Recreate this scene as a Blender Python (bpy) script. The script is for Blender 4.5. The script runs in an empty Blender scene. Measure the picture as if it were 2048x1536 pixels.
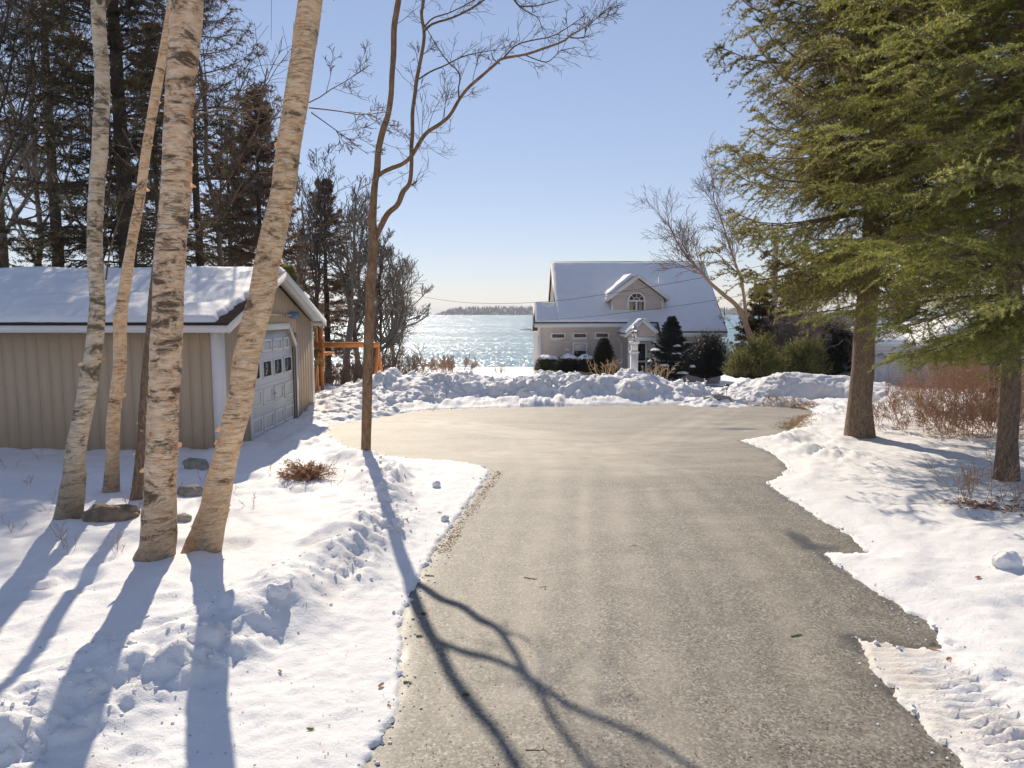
import bpy, math, random
import numpy as np
from mathutils import Vector

RNG = np.random.default_rng(7)
random.seed(7)
sc = bpy.context.scene
COL = sc.collection
PI = math.pi
# ------------------------------------------------------------------ camera model (photo is 2048 x 1536)
EYE = 2.5
FPX = 1421.0
PITCH = math.radians(5.74)
CP, SP = math.cos(PITCH), math.sin(PITCH)
def ray(px, py):
    a = (px - 1024) / FPX; b = (768 - py) / FPX
    return np.array([a, CP + b * SP, -SP + b * CP])
def gp(px, py, z=0.0):            # point of the horizontal plane z seen at a photo position
    d = ray(px, py); t = (z - EYE) / d[2]
    return np.array([d[0] * t, d[1] * t, z])
def at(px, py, Y):                # point at distance Y
    d = ray(px, py); t = Y / d[1]
    return np.array([d[0] * t, Y, EYE + d[2] * t])

# ------------------------------------------------------------------ noise
def _hash(ix, iy, iz, seed):
    h = (ix.astype(np.int64) * 374761393 + iy.astype(np.int64) * 668265263 + iz.astype(np.int64) * 2147483647 + seed * 974634777) & 0xFFFFFFFF
    h = ((h ^ (h >> 13)) * 1274126177) & 0xFFFFFFFF
    h = ((h ^ (h >> 16)) * 2246822519) & 0xFFFFFFFF
    return ((h ^ (h >> 15)) & 0xFFFFFF) / float(0xFFFFFF)
def noise3(x, y, z, seed=0):
    x, y, z = np.broadcast_arrays(np.asarray(x, float), np.asarray(y, float), np.asarray(z, float))
    ix, iy, iz = np.floor(x), np.floor(y), np.floor(z)
    fx, fy, fz = x - ix, y - iy, z - iz
    u, v, w = [f * f * f * (f * (f * 6 - 15) + 10) for f in (fx, fy, fz)]
    r = 0
    for a in (0, 1):
        for b in (0, 1):
            for c in (0, 1):
                k = _hash(ix + a, iy + b, iz + c, seed)
                r = r + k * (u if a else 1 - u) * (v if b else 1 - v) * (w if c else 1 - w)
    return r * 2 - 1
def noise2(x, y, seed=0):
    x, y = np.broadcast_arrays(np.asarray(x, float), np.asarray(y, float))
    ix, iy = np.floor(x), np.floor(y); fx, fy = x - ix, y - iy
    u, v = [f * f * f * (f * (f * 6 - 15) + 10) for f in (fx, fy)]
    z0 = np.zeros_like(ix); r = 0
    for a in (0, 1):
        for b in (0, 1):
            r = r + _hash(ix + a, iy + b, z0, seed) * (u if a else 1 - u) * (v if b else 1 - v)
    return r * 2 - 1
def fbm2(x, y, oct=4, seed=0, gain=.5):
    r = 0; a = 1; s = 1; t = 0
    for i in range(oct):
        c, sn = math.cos(i * 1.1), math.sin(i * 1.1)
        r = r + a * noise2((x * c - y * sn) * s + 17 * i, (x * sn + y * c) * s - 9 * i, seed + i); t += a; a *= gain; s *= 2.03
    return r / t
def cell2(x, y, seed=0):          # rounded lumps: 1 at a lump's top, 0 between lumps
    ix, iy = np.floor(x), np.floor(y); z0 = np.zeros_like(ix)
    best = np.full(x.shape, 9.0); val = np.zeros(x.shape)
    for a in (-1, 0, 1):
        for b in (-1, 0, 1):
            jx, jy = ix + a, iy + b
            dx = jx + .15 + .7 * _hash(jx, jy, z0, seed) - x; dy = jy + .15 + .7 * _hash(jx, jy, z0 + 5, seed) - y
            s = .35 + .65 * _hash(jx, jy, z0 + 9, seed)
            d = (dx * dx + dy * dy) / (s * s * .5)
            m = d < best
            best = np.where(m, d, best); val = np.where(m, s, val)
    return np.sqrt(np.clip(1 - best, 0, 1)) * val
def sstep(a, b, x):
    t = np.clip((x - a) / (b - a), 0, 1); return t * t * (3 - 2 * t)

# ------------------------------------------------------------------ mesh collecting
class MB:
    def __init__(s): s.v = []; s.f = []; s.n = 0; s.att = []
    def add(s, V, F, tint=None):
        V = np.asarray(V, float).reshape(-1, 3)
        s.v.append(V)
        if isinstance(F, np.ndarray): s.f.append(F + s.n)
        else: s.f.append([tuple(i + s.n for i in f) for f in F])
        s.att.append(np.full(len(V), .5) if tint is None else np.broadcast_to(np.asarray(tint, float), (len(V),)))
        s.n += len(V); return s
    def box(s, a, b):
        x0, y0, z0 = a; x1, y1, z1 = b
        V = [(x0,y0,z0),(x1,y0,z0),(x1,y1,z0),(x0,y1,z0),(x0,y0,z1),(x1,y0,z1),(x1,y1,z1),(x0,y1,z1)]
        return s.add(V, [(0,3,2,1),(4,5,6,7),(0,1,5,4),(1,2,6,5),(2,3,7,6),(3,0,4,7)])
    def prism(s, poly, vec):
        n = len(poly); P = np.array(poly, float); vec = np.asarray(vec, float)
        F = [tuple(range(n))[::-1], tuple(range(n, 2 * n))] + [(i, (i + 1) % n, n + (i + 1) % n, n + i) for i in range(n)]
        return s.add(np.vstack([P, P + vec]), F)
    def ring(s, outer, inner, vec):   # a frame between two outlines with the same number of points
        n = len(outer); o = np.array(outer, float); i_ = np.array(inner, float); vec = np.asarray(vec, float)
        V = np.vstack([o, i_, o + vec, i_ + vec]); F = []
        for k in range(n):
            m = (k + 1) % n
            F += [(k, m, n + m, n + k), (2*n+k, 3*n+k, 3*n+m, 2*n+m), (k, 2*n+k, 2*n+m, m), (n+k, n+m, 3*n+m, 3*n+k)]
        return s.add(V, F)
    def tube(s, pts, rad, k=8, cap=True):
        pts = np.asarray(pts, float)[None]; rad = np.broadcast_to(np.asarray(rad, float), (pts.shape[1],))[None]
        V, F = tubes(pts, rad, k); s.add(V, F)
        if cap:
            n = pts.shape[1]; b = s.n - n * k
            s.f.append([tuple(range(b, b + k)), tuple(range(s.n - k, s.n))])
        return s
    def lathe(s, c, prof, k=16):      # profile [(r, z)] round a vertical axis through c
        a = np.arange(k) * 2 * PI / k; V = []; F = []
        for r, z in prof: V += [(c[0] + r * math.cos(t), c[1] + r * math.sin(t), c[2] + z) for t in a]
        for i in range(len(prof) - 1):
            for j in range(k): F.append((i*k+j, i*k+(j+1)%k, (i+1)*k+(j+1)%k, (i+1)*k+j))
        F += [tuple(range(k))[::-1], tuple(range((len(prof)-1)*k, len(prof)*k))]
        return s.add(V, F)
    def mesh(s, name, mats, origin=(0, 0, 0), smooth=False, tint=False):
        me = bpy.data.meshes.new(name)
        V = np.vstack(s.v) - np.asarray(origin, float)
        loops = []; tot = []
        for F in s.f:
            if isinstance(F, np.ndarray): loops.append(F.ravel()); tot.append(np.full(len(F), F.shape[1]))
            else:
                for f in F: loops.append(np.array(f)); tot.append(np.array([len(f)]))
        L = np.concatenate(loops).astype(np.int32); T = np.concatenate(tot).astype(np.int32)
        me.vertices.add(len(V)); me.vertices.foreach_set('co', V.astype(np.float32).ravel())
        me.loops.add(len(L)); me.loops.foreach_set('vertex_index', L)
        me.polygons.add(len(T)); st = np.concatenate([[0], np.cumsum(T)[:-1]]).astype(np.int32)
        me.polygons.foreach_set('loop_start', st); me.polygons.foreach_set('loop_total', T)
        if smooth: me.polygons.foreach_set('use_smooth', np.ones(len(T), bool))
        me.update(calc_edges=True); me.validate()
        if tint:
            a = me.attributes.new('tint', 'FLOAT', 'POINT'); a.data.foreach_set('value', np.concatenate(s.att).astype(np.float32))
        for m in (mats if isinstance(mats, (list, tuple)) else [mats]): me.materials.append(m)
        return me

def tubes(P, R, k):                   # M tubes of N points -> vertices, quads
    M, N, _ = P.shape
    T = np.gradient(P, axis=1); T /= np.linalg.norm(T, axis=2, keepdims=True) + 1e-9
    m = np.abs(P[:, -1] - P[:, 0]); ref = np.zeros((M, 3)); ref[np.arange(M), np.argmin(m, axis=1)] = 1
    A = np.cross(T, ref[:, None, :]); A /= np.linalg.norm(A, axis=2, keepdims=True) + 1e-9
    B = np.cross(T, A)
    a = np.arange(k) * 2 * PI / k
    V = P[:, :, None] + R[:, :, None, None] * (np.cos(a)[None, None, :, None] * A[:, :, None] + np.sin(a)[None, None, :, None] * B[:, :, None])
    i = np.arange(M)[:, None, None] * N * k + np.arange(N - 1)[None, :, None] * k + np.arange(k)[None, None, :]
    j = np.arange(M)[:, None, None] * N * k + np.arange(N - 1)[None, :, None] * k + (np.arange(k)[None, None, :] + 1) % k
    return V.reshape(-1, 3), np.stack([i, j, j + k, i + k], -1).reshape(-1, 4)

def setp(o, label=None, cat=None, group=None, kind=None):
    if label: o['label'] = label
    if cat: o['category'] = cat
    if group: o['group'] = group
    if kind: o['kind'] = kind
    return o
def thing(name, label, cat, loc=(0, 0, 0), group=None):
    o = bpy.data.objects.new(name, None); COL.objects.link(o); o.location = [float(c) for c in loc]; o.empty_display_size = .2
    return setp(o, label, cat, group)
def world_loc(o):
    p = np.array(o.location)
    while o.parent: o = o.parent; p = p + np.array(o.location)
    return p
def part(name, mb, m, parent, smooth=False, tint=False, label=None, kind=None):
    o = bpy.data.objects.new(name, mb.mesh(name, m, world_loc(parent), smooth, tint)); COL.objects.link(o); o.parent = parent
    return setp(o, label, kind=kind)
def solo(name, mb, m, label, cat, loc, group=None, smooth=False, tint=False, kind=None):
    o = bpy.data.objects.new(name, mb.mesh(name, m, loc, smooth, tint)); COL.objects.link(o); o.location = [float(c) for c in loc]
    return setp(o, label, cat, group, kind)
def copy_tree(o, parent=None):
    c = o.copy(); COL.objects.link(c); c.parent = parent
    for ch in list(o.children): copy_tree(ch, c)
    return c
def struct(name, mb, m, smooth=False, tint=False, kind='structure', label=None):
    o = bpy.data.objects.new(name, mb.mesh(name, m, (0, 0, 0), smooth, tint)); COL.objects.link(o)
    return setp(o, label, kind=kind)
def spline(pts, n):                   # Catmull-Rom through points
    P = np.asarray(pts, float); P = np.vstack([2 * P[0] - P[1], P, 2 * P[-1] - P[-2]])
    m = len(P) - 3; out = []
    for u in np.linspace(0, m - 1e-6, n):
        i = int(u); t = u - i; a, b, c, d = P[i:i + 4]
        out.append(.5 * (2 * b + (c - a) * t + (2 * a - 5 * b + 4 * c - d) * t * t + (3 * b - a - 3 * c + d) * t ** 3))
    return np.array(out)

# ------------------------------------------------------------------ materials
class NT:
    def __init__(s, name):
        s.m = bpy.data.materials.new(name); s.m.use_nodes = True; s.t = s.m.node_tree; s.t.nodes.clear()
        s.out = s.t.nodes.new('ShaderNodeOutputMaterial')
    def n(s, typ, ins=None, **props):
        nd = s.t.nodes.new('ShaderNode' + typ)
        for k, v in props.items(): setattr(nd, k, v)
        for k, v in (ins or {}).items():
            sock = nd.inputs[k]
            if isinstance(v, bpy.types.NodeSocket): s.t.links.new(v, sock)
            else: sock.default_value = v
        return nd
    def pos(s, scale=(1, 1, 1), kind='Object'):
        tc = s.n('TexCoord'); return s.n('Mapping', {'Vector': tc.outputs[kind], 'Scale': scale}).outputs[0]
    def noise(s, vec, scale, detail=4, rough=.55, dist=0):
        return s.n('TexNoise', {'Vector': vec, 'Scale': scale, 'Detail': detail, 'Roughness': rough, 'Distortion': dist}).outputs['Fac']
    def ramp(s, fac, stops):
        r = s.n('ValToRGB', {'Fac': fac}); e = r.color_ramp.elements
        while len(e) < len(stops): e.new(.5)
        for i, (p, c) in enumerate(stops): e[i].position = p; e[i].color = (c if isinstance(c, (tuple, list)) else (c, c, c)) + ((1,) if not isinstance(c, (tuple, list)) or len(c) == 3 else ())
        return r.outputs[0]
    def mix(s, fac, a, b, typ='MIX'):
        nd = s.n('MixRGB', blend_type=typ)
        for k, v in (('Fac', fac), ('Color1', a), ('Color2', b)):
            if isinstance(v, bpy.types.NodeSocket): s.t.links.new(v, nd.inputs[k])
            else: nd.inputs[k].default_value = v if k == 'Fac' else (tuple(v) + (1,) if len(v) == 3 else v)
        return nd.outputs[0]
    def math(s, op, a, b=0.0, clamp=False):
        nd = s.n('Math', operation=op, use_clamp=clamp)
        for i, v in enumerate((a, b)):
            if isinstance(v, bpy.types.NodeSocket): s.t.links.new(v, nd.inputs[i])
            else: nd.inputs[i].default_value = v
        return nd.outputs[0]
    def attr(s, name): return s.n('Attribute', attribute_name=name).outputs['Fac']
    def bump(s, h, strength=.3, dist=.02, normal=None):
        d = {'Height': h, 'Strength': strength, 'Distance': dist}
        if normal is not None: d['Normal'] = normal
        return s.n('Bump', d).outputs[0]
    def bsdf(s, color, rough=.6, normal=None, spec=.4, metal=0.0, **extra):
        d = {'Base Color': color if isinstance(color, bpy.types.NodeSocket) else tuple(color) + (1,), 'Roughness': rough, 'Specular IOR Level': spec, 'Metallic': metal}
        d.update(extra)
        if normal is not None: d['Normal'] = normal
        b = s.n('BsdfPrincipled', d); s.t.links.new(b.outputs[0], s.out.inputs[0]); return b
def simple(name, c, rough=.6, var=.12, scale=6, bump=.0, spec=.35, metal=0, stretch=(1, 1, 1)):
    t = NT(name); p = t.pos(stretch); f = t.noise(p, scale, 5, .6)
    lo = tuple(v * (1 - var) for v in c); hi = tuple(min(1, v * (1 + var)) for v in c)
    col = t.ramp(f, [(.3, lo), (.7, hi)])
    t.bsdf(col, rough, t.bump(f, bump, .01) if bump else None, spec, metal)
    return t.m

M = {}
def build_materials():
    # snow
    def snow(name, dirt_attr):
        t = NT(name); p = t.pos()
        a = t.noise(p, 2.2, 5, .6); b = t.noise(p, 28, 5, .7); c = t.noise(p, 150, 2, .6)
        col = t.ramp(a, [(.3, (.84, .83, .84)), (.7, (.90, .885, .88))])
        if dirt_attr:
            sp = t.noise(p, 60, 3, .6)
            col = t.mix(t.ramp(sp, [(.70, 0.0), (.78, .35)]), col, (.45, .38, .30))
            col = t.mix(t.attr('tint'), col, (.62, .51, .38))
        n = t.bump(b, .35, .03); n = t.bump(c, .5, .007, n); n = t.bump(t.noise(p, 9, 4, .65), .18, .05, n)
        t.bsdf(col, .62, n, .25)
        return t.m
    M['snow'] = snow('snow', False); M['snow_ground'] = snow('snow_on_ground', True)
    # asphalt: pale worn binder, dark and light chips, dusty wheel tracks, wet rim by the melting snow
    t = NT('worn_asphalt'); p = t.pos()
    big = t.noise(p, .5, 4, .6); mid = t.noise(p, 3.5, 5, .65)
    v = t.n('TexVoronoi', {'Vector': p, 'Scale': 64.0}); chips = v.outputs['Color']
    g = t.n('RGBToBW', {'Color': chips}).outputs[0]
    col = t.ramp(g, [(.1, (.046, .041, .035)), (.35, (.15, .134, .110)), (.62, (.24, .215, .178)), (.95, (.46, .415, .35))])
    fl = t.noise(t.pos((1, 1.8, 1)), 30, 4, .75)
    col = t.mix(t.ramp(fl, [(.37, .9), (.45, 0.0)]), col, (.035, .03, .022))
    col = t.mix(t.ramp(mid, [(.32, .5), (.58, 0.0)]), col, (.085, .075, .058))
    streak = t.noise(t.pos((.45, 1.3, 1)), 1.3, 6, .7, .8)
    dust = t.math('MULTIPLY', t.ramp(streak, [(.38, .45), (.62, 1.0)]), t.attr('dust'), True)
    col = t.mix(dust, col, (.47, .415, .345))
    col = t.mix(t.attr('tint'), col, (.055, .055, .06))
    n = t.bump(g, .5, .008); n = t.bump(mid, .2, .02, n)
    rough = t.math('SUBTRACT', .62, t.math('MULTIPLY', t.attr('tint'), .25))
    t.bsdf(col, rough, n, .6); M['asphalt'] = t.m
    # birch bark
    def birch(name, cream, peach, dark, amount):
        t = NT(name); tc = t.n('TexCoord')
        streak = t.noise(t.pos((2.2, 2.2, 26)), 2.0, 6, .7, .6)
        patch = t.noise(t.pos((1.6, 1.6, 3.4)), 2.2, 8, .74, .5)
        flake = t.noise(t.pos((3, 3, 7)), 3.0, 4, .6)
        fine = t.noise(t.pos((8, 8, 60)), 4.0, 3, .6)
        col = t.mix(t.ramp(flake, [(.40, 0.0), (.62, 1.0)]), cream, peach)
        col = t.mix(t.ramp(fine, [(.55, 0.0), (.75, .35)]), col, (.33, .22, .15))
        med = t.noise(t.pos((1.5, 1.5, 9)), 5.0, 5, .7, .8); brown = tuple(c * 2.6 + .02 for c in dark)
        big = t.noise(t.pos((1, 1, .7)), 1.1, 3, .6); keep = t.ramp(big, [(.40, .25), (.58, 1.0)])
        col = t.mix(t.math('MULTIPLY', keep, t.ramp(med, [(.50, 0.0), (.60, .8)])), col, brown)
        col = t.mix(t.math('MULTIPLY', keep, t.ramp(streak, [(.58, 0.0), (.66, .85)])), col, dark)
        col = t.mix(t.ramp(patch, [(.535 + amount, 0.0), (.61 + amount, .9)]), col, dark)
        z = t.n('SeparateXYZ', {'Vector': tc.outputs['Object']}).outputs[2]
        low = t.math('ADD', z, t.math('MULTIPLY', t.math('SUBTRACT', patch, .5), 1.8))
        rough_base = t.n('MapRange', {'Value': low, 'From Min': -.1, 'From Max': .8, 'To Min': .85, 'To Max': 0.0}).outputs[0]
        col = t.mix(rough_base, col, t.ramp(t.math('ADD', t.math('MULTIPLY', fine, .5), t.math('MULTIPLY', patch, .5)), [(.40, (.06, .045, .032)), (.50, (.20, .15, .10)), (.60, (.42, .33, .23))]))
        h = t.math('SUBTRACT', t.math('MULTIPLY', fine, .35), t.math('ADD', t.ramp(streak, [(.58, 0.0), (.68, .7)]), t.ramp(patch, [(.5, 0.0), (.62, .8)])))
        t.bsdf(col, .6, t.bump(h, .6, .012), .3); return t.m
    M['birch_a'] = birch('grey_birch_bark', (.74, .63, .48), (.64, .49, .33), (.10, .082, .045), -.02)
    M['birch_b'] = birch('white_birch_bark', (.90, .68, .47), (.80, .50, .28), (.085, .056, .034), -.025)
    M['birch_c'] = birch('peach_birch_bark', (.92, .69, .45), (.84, .53, .28), (.13, .078, .042), .02)
    t = NT('curled_bark'); b = t.n('BsdfDiffuse', {'Color': (.66, .44, .29, 1)}); b2 = t.n('BsdfTranslucent', {'Color': (.72, .44, .26, 1)})
    mx = t.n('MixShader', {0: .5, 1: b.outputs[0], 2: b2.outputs[0]}); t.t.links.new(mx.outputs[0], t.out.inputs[0]); M['curl'] = t.m
    def bark(name, lo, hi, sc=(6, 6, 2), s2=5, bumpd=.02, spots=None):
        t = NT(name); f = t.noise(t.pos(sc), s2, 6, .7, .4); g = t.noise(t.pos((9, 9, 9)), 6, 3, .6)
        col = t.ramp(f, [(.3, lo), (.68, hi)])
        if spots: col = t.mix(t.ramp(t.noise(t.pos((14, 14, 40)), 1.6, 2, .5), [(.66, 0.0), (.72, .8)]), col, spots)
        col = t.mix(t.ramp(g, [(.55, 0.0), (.75, .35)]), col, tuple(c * .45 for c in lo))
        t.bsdf(col, .75, t.bump(f, .8, bumpd), .25); return t.m
    M['maple'] = bark('maple_bark', (.13, .075, .04), (.37, .235, .135), (4, 4, 1.6), 4, .012, (.52, .38, .26))
    M['branch'] = bark('bare_branch', (.10, .072, .05), (.20, .145, .10), (4, 4, 3), 5, .004)
    M['spruce_bark'] = bark('spruce_bark', (.085, .055, .035), (.34, .245, .165), (8, 8, 3.0), 4, .04, (.44, .36, .28))
    M['dark_bark'] = bark('dark_bark', (.045, .036, .03), (.12, .095, .075), (7, 7, 2.5), 4, .02)
    M['grey_bark'] = bark('grey_bark', (.16, .135, .11), (.34, .30, .26), (5, 5, 3), 4, .015)
    M['red_stem'] = bark('red_stem', (.30, .17, .105), (.56, .37, .25), (4, 4, 4), 5, .003)
    M['grey_stem'] = bark('grey_stem', (.17, .125, .11), (.33, .26, .235), (4, 4, 4), 5, .003)
    M['straw'] = bark('straw', (.36, .24, .12), (.60, .45, .28), (6, 6, 3), 5, .003)
    def needles(name, a, b, c, trans=.3, gloss=.35):
        t = NT(name); f = t.attr('tint'); g = t.noise(t.pos(), .9, 3, .6)
        col = t.ramp(f, [(.0, a), (.55, b), (1.0, c)])
        col = t.mix(t.ramp(g, [(.35, .45), (.65, 0.0)]), col, a)
        d = t.n('BsdfPrincipled', {'Base Color': col, 'Roughness': .5, 'Specular IOR Level': gloss}); tr = t.n('BsdfTranslucent', {'Color': col})
        mx = t.n('MixShader', {0: trans, 1: d.outputs[0], 2: tr.outputs[0]}); t.t.links.new(mx.outputs[0], t.out.inputs[0]); return t.m
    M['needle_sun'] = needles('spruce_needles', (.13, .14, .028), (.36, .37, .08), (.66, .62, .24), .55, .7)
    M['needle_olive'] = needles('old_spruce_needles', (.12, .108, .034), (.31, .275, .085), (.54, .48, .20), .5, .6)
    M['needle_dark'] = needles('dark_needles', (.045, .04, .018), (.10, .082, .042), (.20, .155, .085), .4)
    M['needle_rust'] = needles('rusty_needles', (.10, .066, .044), (.23, .15, .10), (.36, .25, .17), .45)
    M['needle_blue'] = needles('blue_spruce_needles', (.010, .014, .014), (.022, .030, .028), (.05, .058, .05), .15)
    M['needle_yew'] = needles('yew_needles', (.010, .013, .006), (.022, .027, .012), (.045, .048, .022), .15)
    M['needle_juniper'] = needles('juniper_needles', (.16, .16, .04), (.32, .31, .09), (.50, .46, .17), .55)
    M['leaf_holly'] = needles('low_bush_leaves', (.03, .04, .014), (.07, .08, .025), (.13, .13, .05), .25)
    M['leaf_brown'] = needles('dead_leaves', (.26, .135, .075), (.46, .27, .16), (.62, .43, .28), .45)
    M['litter'] = needles('leaf_litter', (.14, .075, .035), (.28, .16, .08), (.42, .29, .16), .1)
    M['grass'] = needles('dead_grass', (.30, .19, .08), (.44, .30, .14), (.58, .43, .23), .2)
    M['twig_green'] = needles('fresh_sprig', (.10, .14, .03), (.20, .25, .05), (.32, .36, .08), .2)
    M['white'] = simple('white_paint', (.78, .77, .75), .5, .04, 3)
    M['tan_siding'] = simple('tan_siding', (.51, .385, .26), .7, .03, 4, .1, stretch=(3, 3, .5))
    M['door_white'] = simple('garage_door_paint', (.76, .75, .73), .45, .04, 2)
    M['shingle'] = simple('brown_shingles', (.13, .08, .055), .85, .35, 14, .5)
    M['dark_edge'] = simple('dark_drip_edge', (.03, .028, .027), .6, .2, 5)
    M['siding'] = simple('taupe_clapboard', (.60, .53, .49), .65, .05, 3)
    M['tan_roof'] = simple('tan_roof', (.44, .35, .27), .8, .1, 12)
    M['shed_white'] = simple('shed_white', (.68, .66, .64), .6, .06, 3)
    M['orange_wood'] = simple('orange_stained_wood', (.72, .27, .07), .55, .18, 7, .1, stretch=(1, 1, 4))
    M['blue_paint'] = simple('blue_paint', (.075, .13, .27), .45, .1, 6)
    M['bleached_wood'] = simple('bleached_wood', (.42, .36, .29), .6, .15, 6)
    M['black_plastic'] = simple('black_plastic', (.02, .02, .02), .4, .1, 5)
    M['concrete'] = simple('concrete', (.42, .40, .38), .8, .08, 5)
    M['stone'] = simple('fieldstone', (.22, .165, .115), .8, .45, 7, .6)
    M['grey_stone'] = simple('lichen_stone', (.30, .27, .23), .8, .4, 8, .6)
    M['pole'] = simple('weathered_pole', (.36, .31, .28), .8, .2, 5, .3, stretch=(6, 6, .5))
    M['wire'] = simple('black_wire', (.02, .02, .022), .5, .1, 5)
    M['brass'] = simple('lantern_metal', (.55, .5, .44), .3, .1, 5, metal=.6)
    M['curtain'] = simple('tan_curtain', (.40, .33, .24), .8, .15, 8, stretch=(8, 1, .3))
    M['blind'] = simple('white_blind', (.72, .71, .69), .7, .03, 4)
    t = NT('dark_glass'); t.bsdf((.018, .02, .024), .04, None, .8); M['glass'] = t.m
    t = NT('brown_room_glass'); g = t.noise(t.pos((1, 1, 1)), 2.5, 3); t.bsdf(t.ramp(g, [(.4, (.10, .05, .03)), (.6, (.20, .10, .06))]), .05, None, .6); M['brown_glass'] = t.m
    t = NT('lantern_glass'); gl = t.n('BsdfGlass', {'Color': (1, .98, .95, 1), 'Roughness': .05, 'IOR': 1.3}); t.t.links.new(gl.outputs[0], t.out.inputs[0]); M['clear_glass'] = t.m
    t = NT('sea'); p = t.pos()
    a = t.noise(t.pos((1, 1, 1)), .55, 3, .6); b = t.noise(t.pos((1, 1.3, 1)), 2.2, 3, .6); sw = t.noise(t.pos((.3, 1, 1)), .06, 3, .6)
    c = t.noise(t.pos((.12, 1, 1)), .022, 4, .6)
    def vec(scale, st, k):
        nz = t.n('TexNoise', {'Vector': t.pos(st), 'Scale': scale, 'Detail': 3.0, 'Roughness': .65}).outputs['Color']
        v = t.n('VectorMath', {0: nz, 1: (.5, .5, .5)}, operation='SUBTRACT').outputs[0]
        return t.n('VectorMath', {0: v, 1: (k, k, 0)}, operation='MULTIPLY').outputs[0]
    w = t.n('VectorMath', {0: vec(1.7, (1, 1, 1), 3.6), 1: vec(.13, (.5, 1, 1), .9)}, operation='ADD').outputs[0]
    calm = t.ramp(c, [(.36, .6), (.60, 1.0)])
    w = t.n('VectorMath', {0: w, 'Scale': calm}, operation='SCALE').outputs[0]
    nrm = t.n('VectorMath', {0: t.n('VectorMath', {0: w, 1: (0, 0, 1)}, operation='ADD').outputs[0]}, operation='NORMALIZE').outputs[0]
    col = t.ramp(c, [(.4, (.07, .19, .235)), (.62, (.10, .24, .28))])
    t.bsdf(col, .2, nrm, .5, IOR=1.33); M['sea'] = t.m
    M['far_trees'] = needles('far_conifers', (.05, .06, .055), (.08, .09, .085), (.13, .14, .135), .1, .1)
    M['far_land'] = simple('far_shore', (.16, .16, .17), .9, .3, .02)
build_materials()
# ------------------------------------------------------------------ ground and driveway
EDGE_PX = [(690,1640),(750,1536),(790,1440),(808,1350),(806,1250),(830,1190),(868,1110),(905,1055),(945,1000),(972,962),(984,944),(962,931),(905,921),
 (830,919),(765,911),(705,897),(668,882),(653,866),(664,850),(700,838),(760,827),(860,820),(1000,815),(1150,812),(1300,810),(1400,809),(1520,811),
 (1600,815),(1628,823),(1606,842),(1566,868),(1478,882),(1520,897),(1556,916),(1572,938),(1566,952),(1530,966),(1560,990),(1640,1040),(1700,1072),
 (1730,1106),(1636,1106),(1668,1130),(1745,1185),(1830,1237),(1872,1262),(1868,1288),(1896,1304),(1800,1292),(1704,1274),(1722,1312),(1790,1398),(1850,1465),(1915,1536),(2010,1640)]
POLY = np.array([gp(x, y)[:2] for x, y in EDGE_PX])
POLY = np.vstack([[POLY[0] + (-.1, -6)], POLY, [POLY[-1] + (.1, -6)]])
def sdist(x, y):                  # signed distance to the driveway outline, positive outside
    sh = x.shape; x = x.ravel(); y = y.ravel(); d2 = np.full(x.shape, 1e9); ins = np.zeros(x.shape, bool)
    n = len(POLY)
    for i in range(n):
        a = POLY[i]; b = POLY[(i + 1) % n]; e = b - a
        t = np.clip(((x - a[0]) * e[0] + (y - a[1]) * e[1]) / (e @ e), 0, 1)
        dx = x - a[0] - t * e[0]; dy = y - a[1] - t * e[1]
        d2 = np.minimum(d2, dx * dx + dy * dy)
        if a[1] != b[1]:
            c = (a[1] > y) != (b[1] > y)
            ins ^= c & (x < (b[0] - a[0]) * (y - a[1]) / (b[1] - a[1]) + a[0])
    d = np.sqrt(d2); return np.where(ins, -d, d).reshape(sh)
def pdist(x, y, pts):             # distance to a polyline, side (+ = its left-hand side) and position along it (0..1)
    best = np.full(x.shape, 1e9); side = np.zeros(x.shape); along = np.zeros(x.shape)
    n = len(pts) - 1
    for i in range(n):
        a = np.array(pts[i][:2]); b = np.array(pts[i + 1][:2]); e = b - a
        t = np.clip(((x - a[0]) * e[0] + (y - a[1]) * e[1]) / (e @ e), 0, 1)
        dx = x - a[0] - t * e[0]; dy = y - a[1] - t * e[1]; d = np.sqrt(dx * dx + dy * dy)
        m = d < best
        best = np.where(m, d, best); side = np.where(m, np.sign(e[0] * dy - e[1] * dx), side); along = np.where(m, (i + t) / n, along)
    return best, side, along
RIDGE = [gp(x, y, .22) for x, y in [(-900,1536),(-250,1490),(60,1415),(250,1320),(400,1265),(560,1185),(650,1115),(720,1050),(775,985),(760,935),(700,905)]]
TREAD = [gp(x, y) for x, y in [(1770,1295),(1880,1400),(2010,1536),(2200,1740)]]
def base_z(y):
    y = np.asarray(y, float)
    a = -.95 * sstep(20, 35, y)
    return a - np.clip(y - 33, 0, None) * .063
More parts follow.
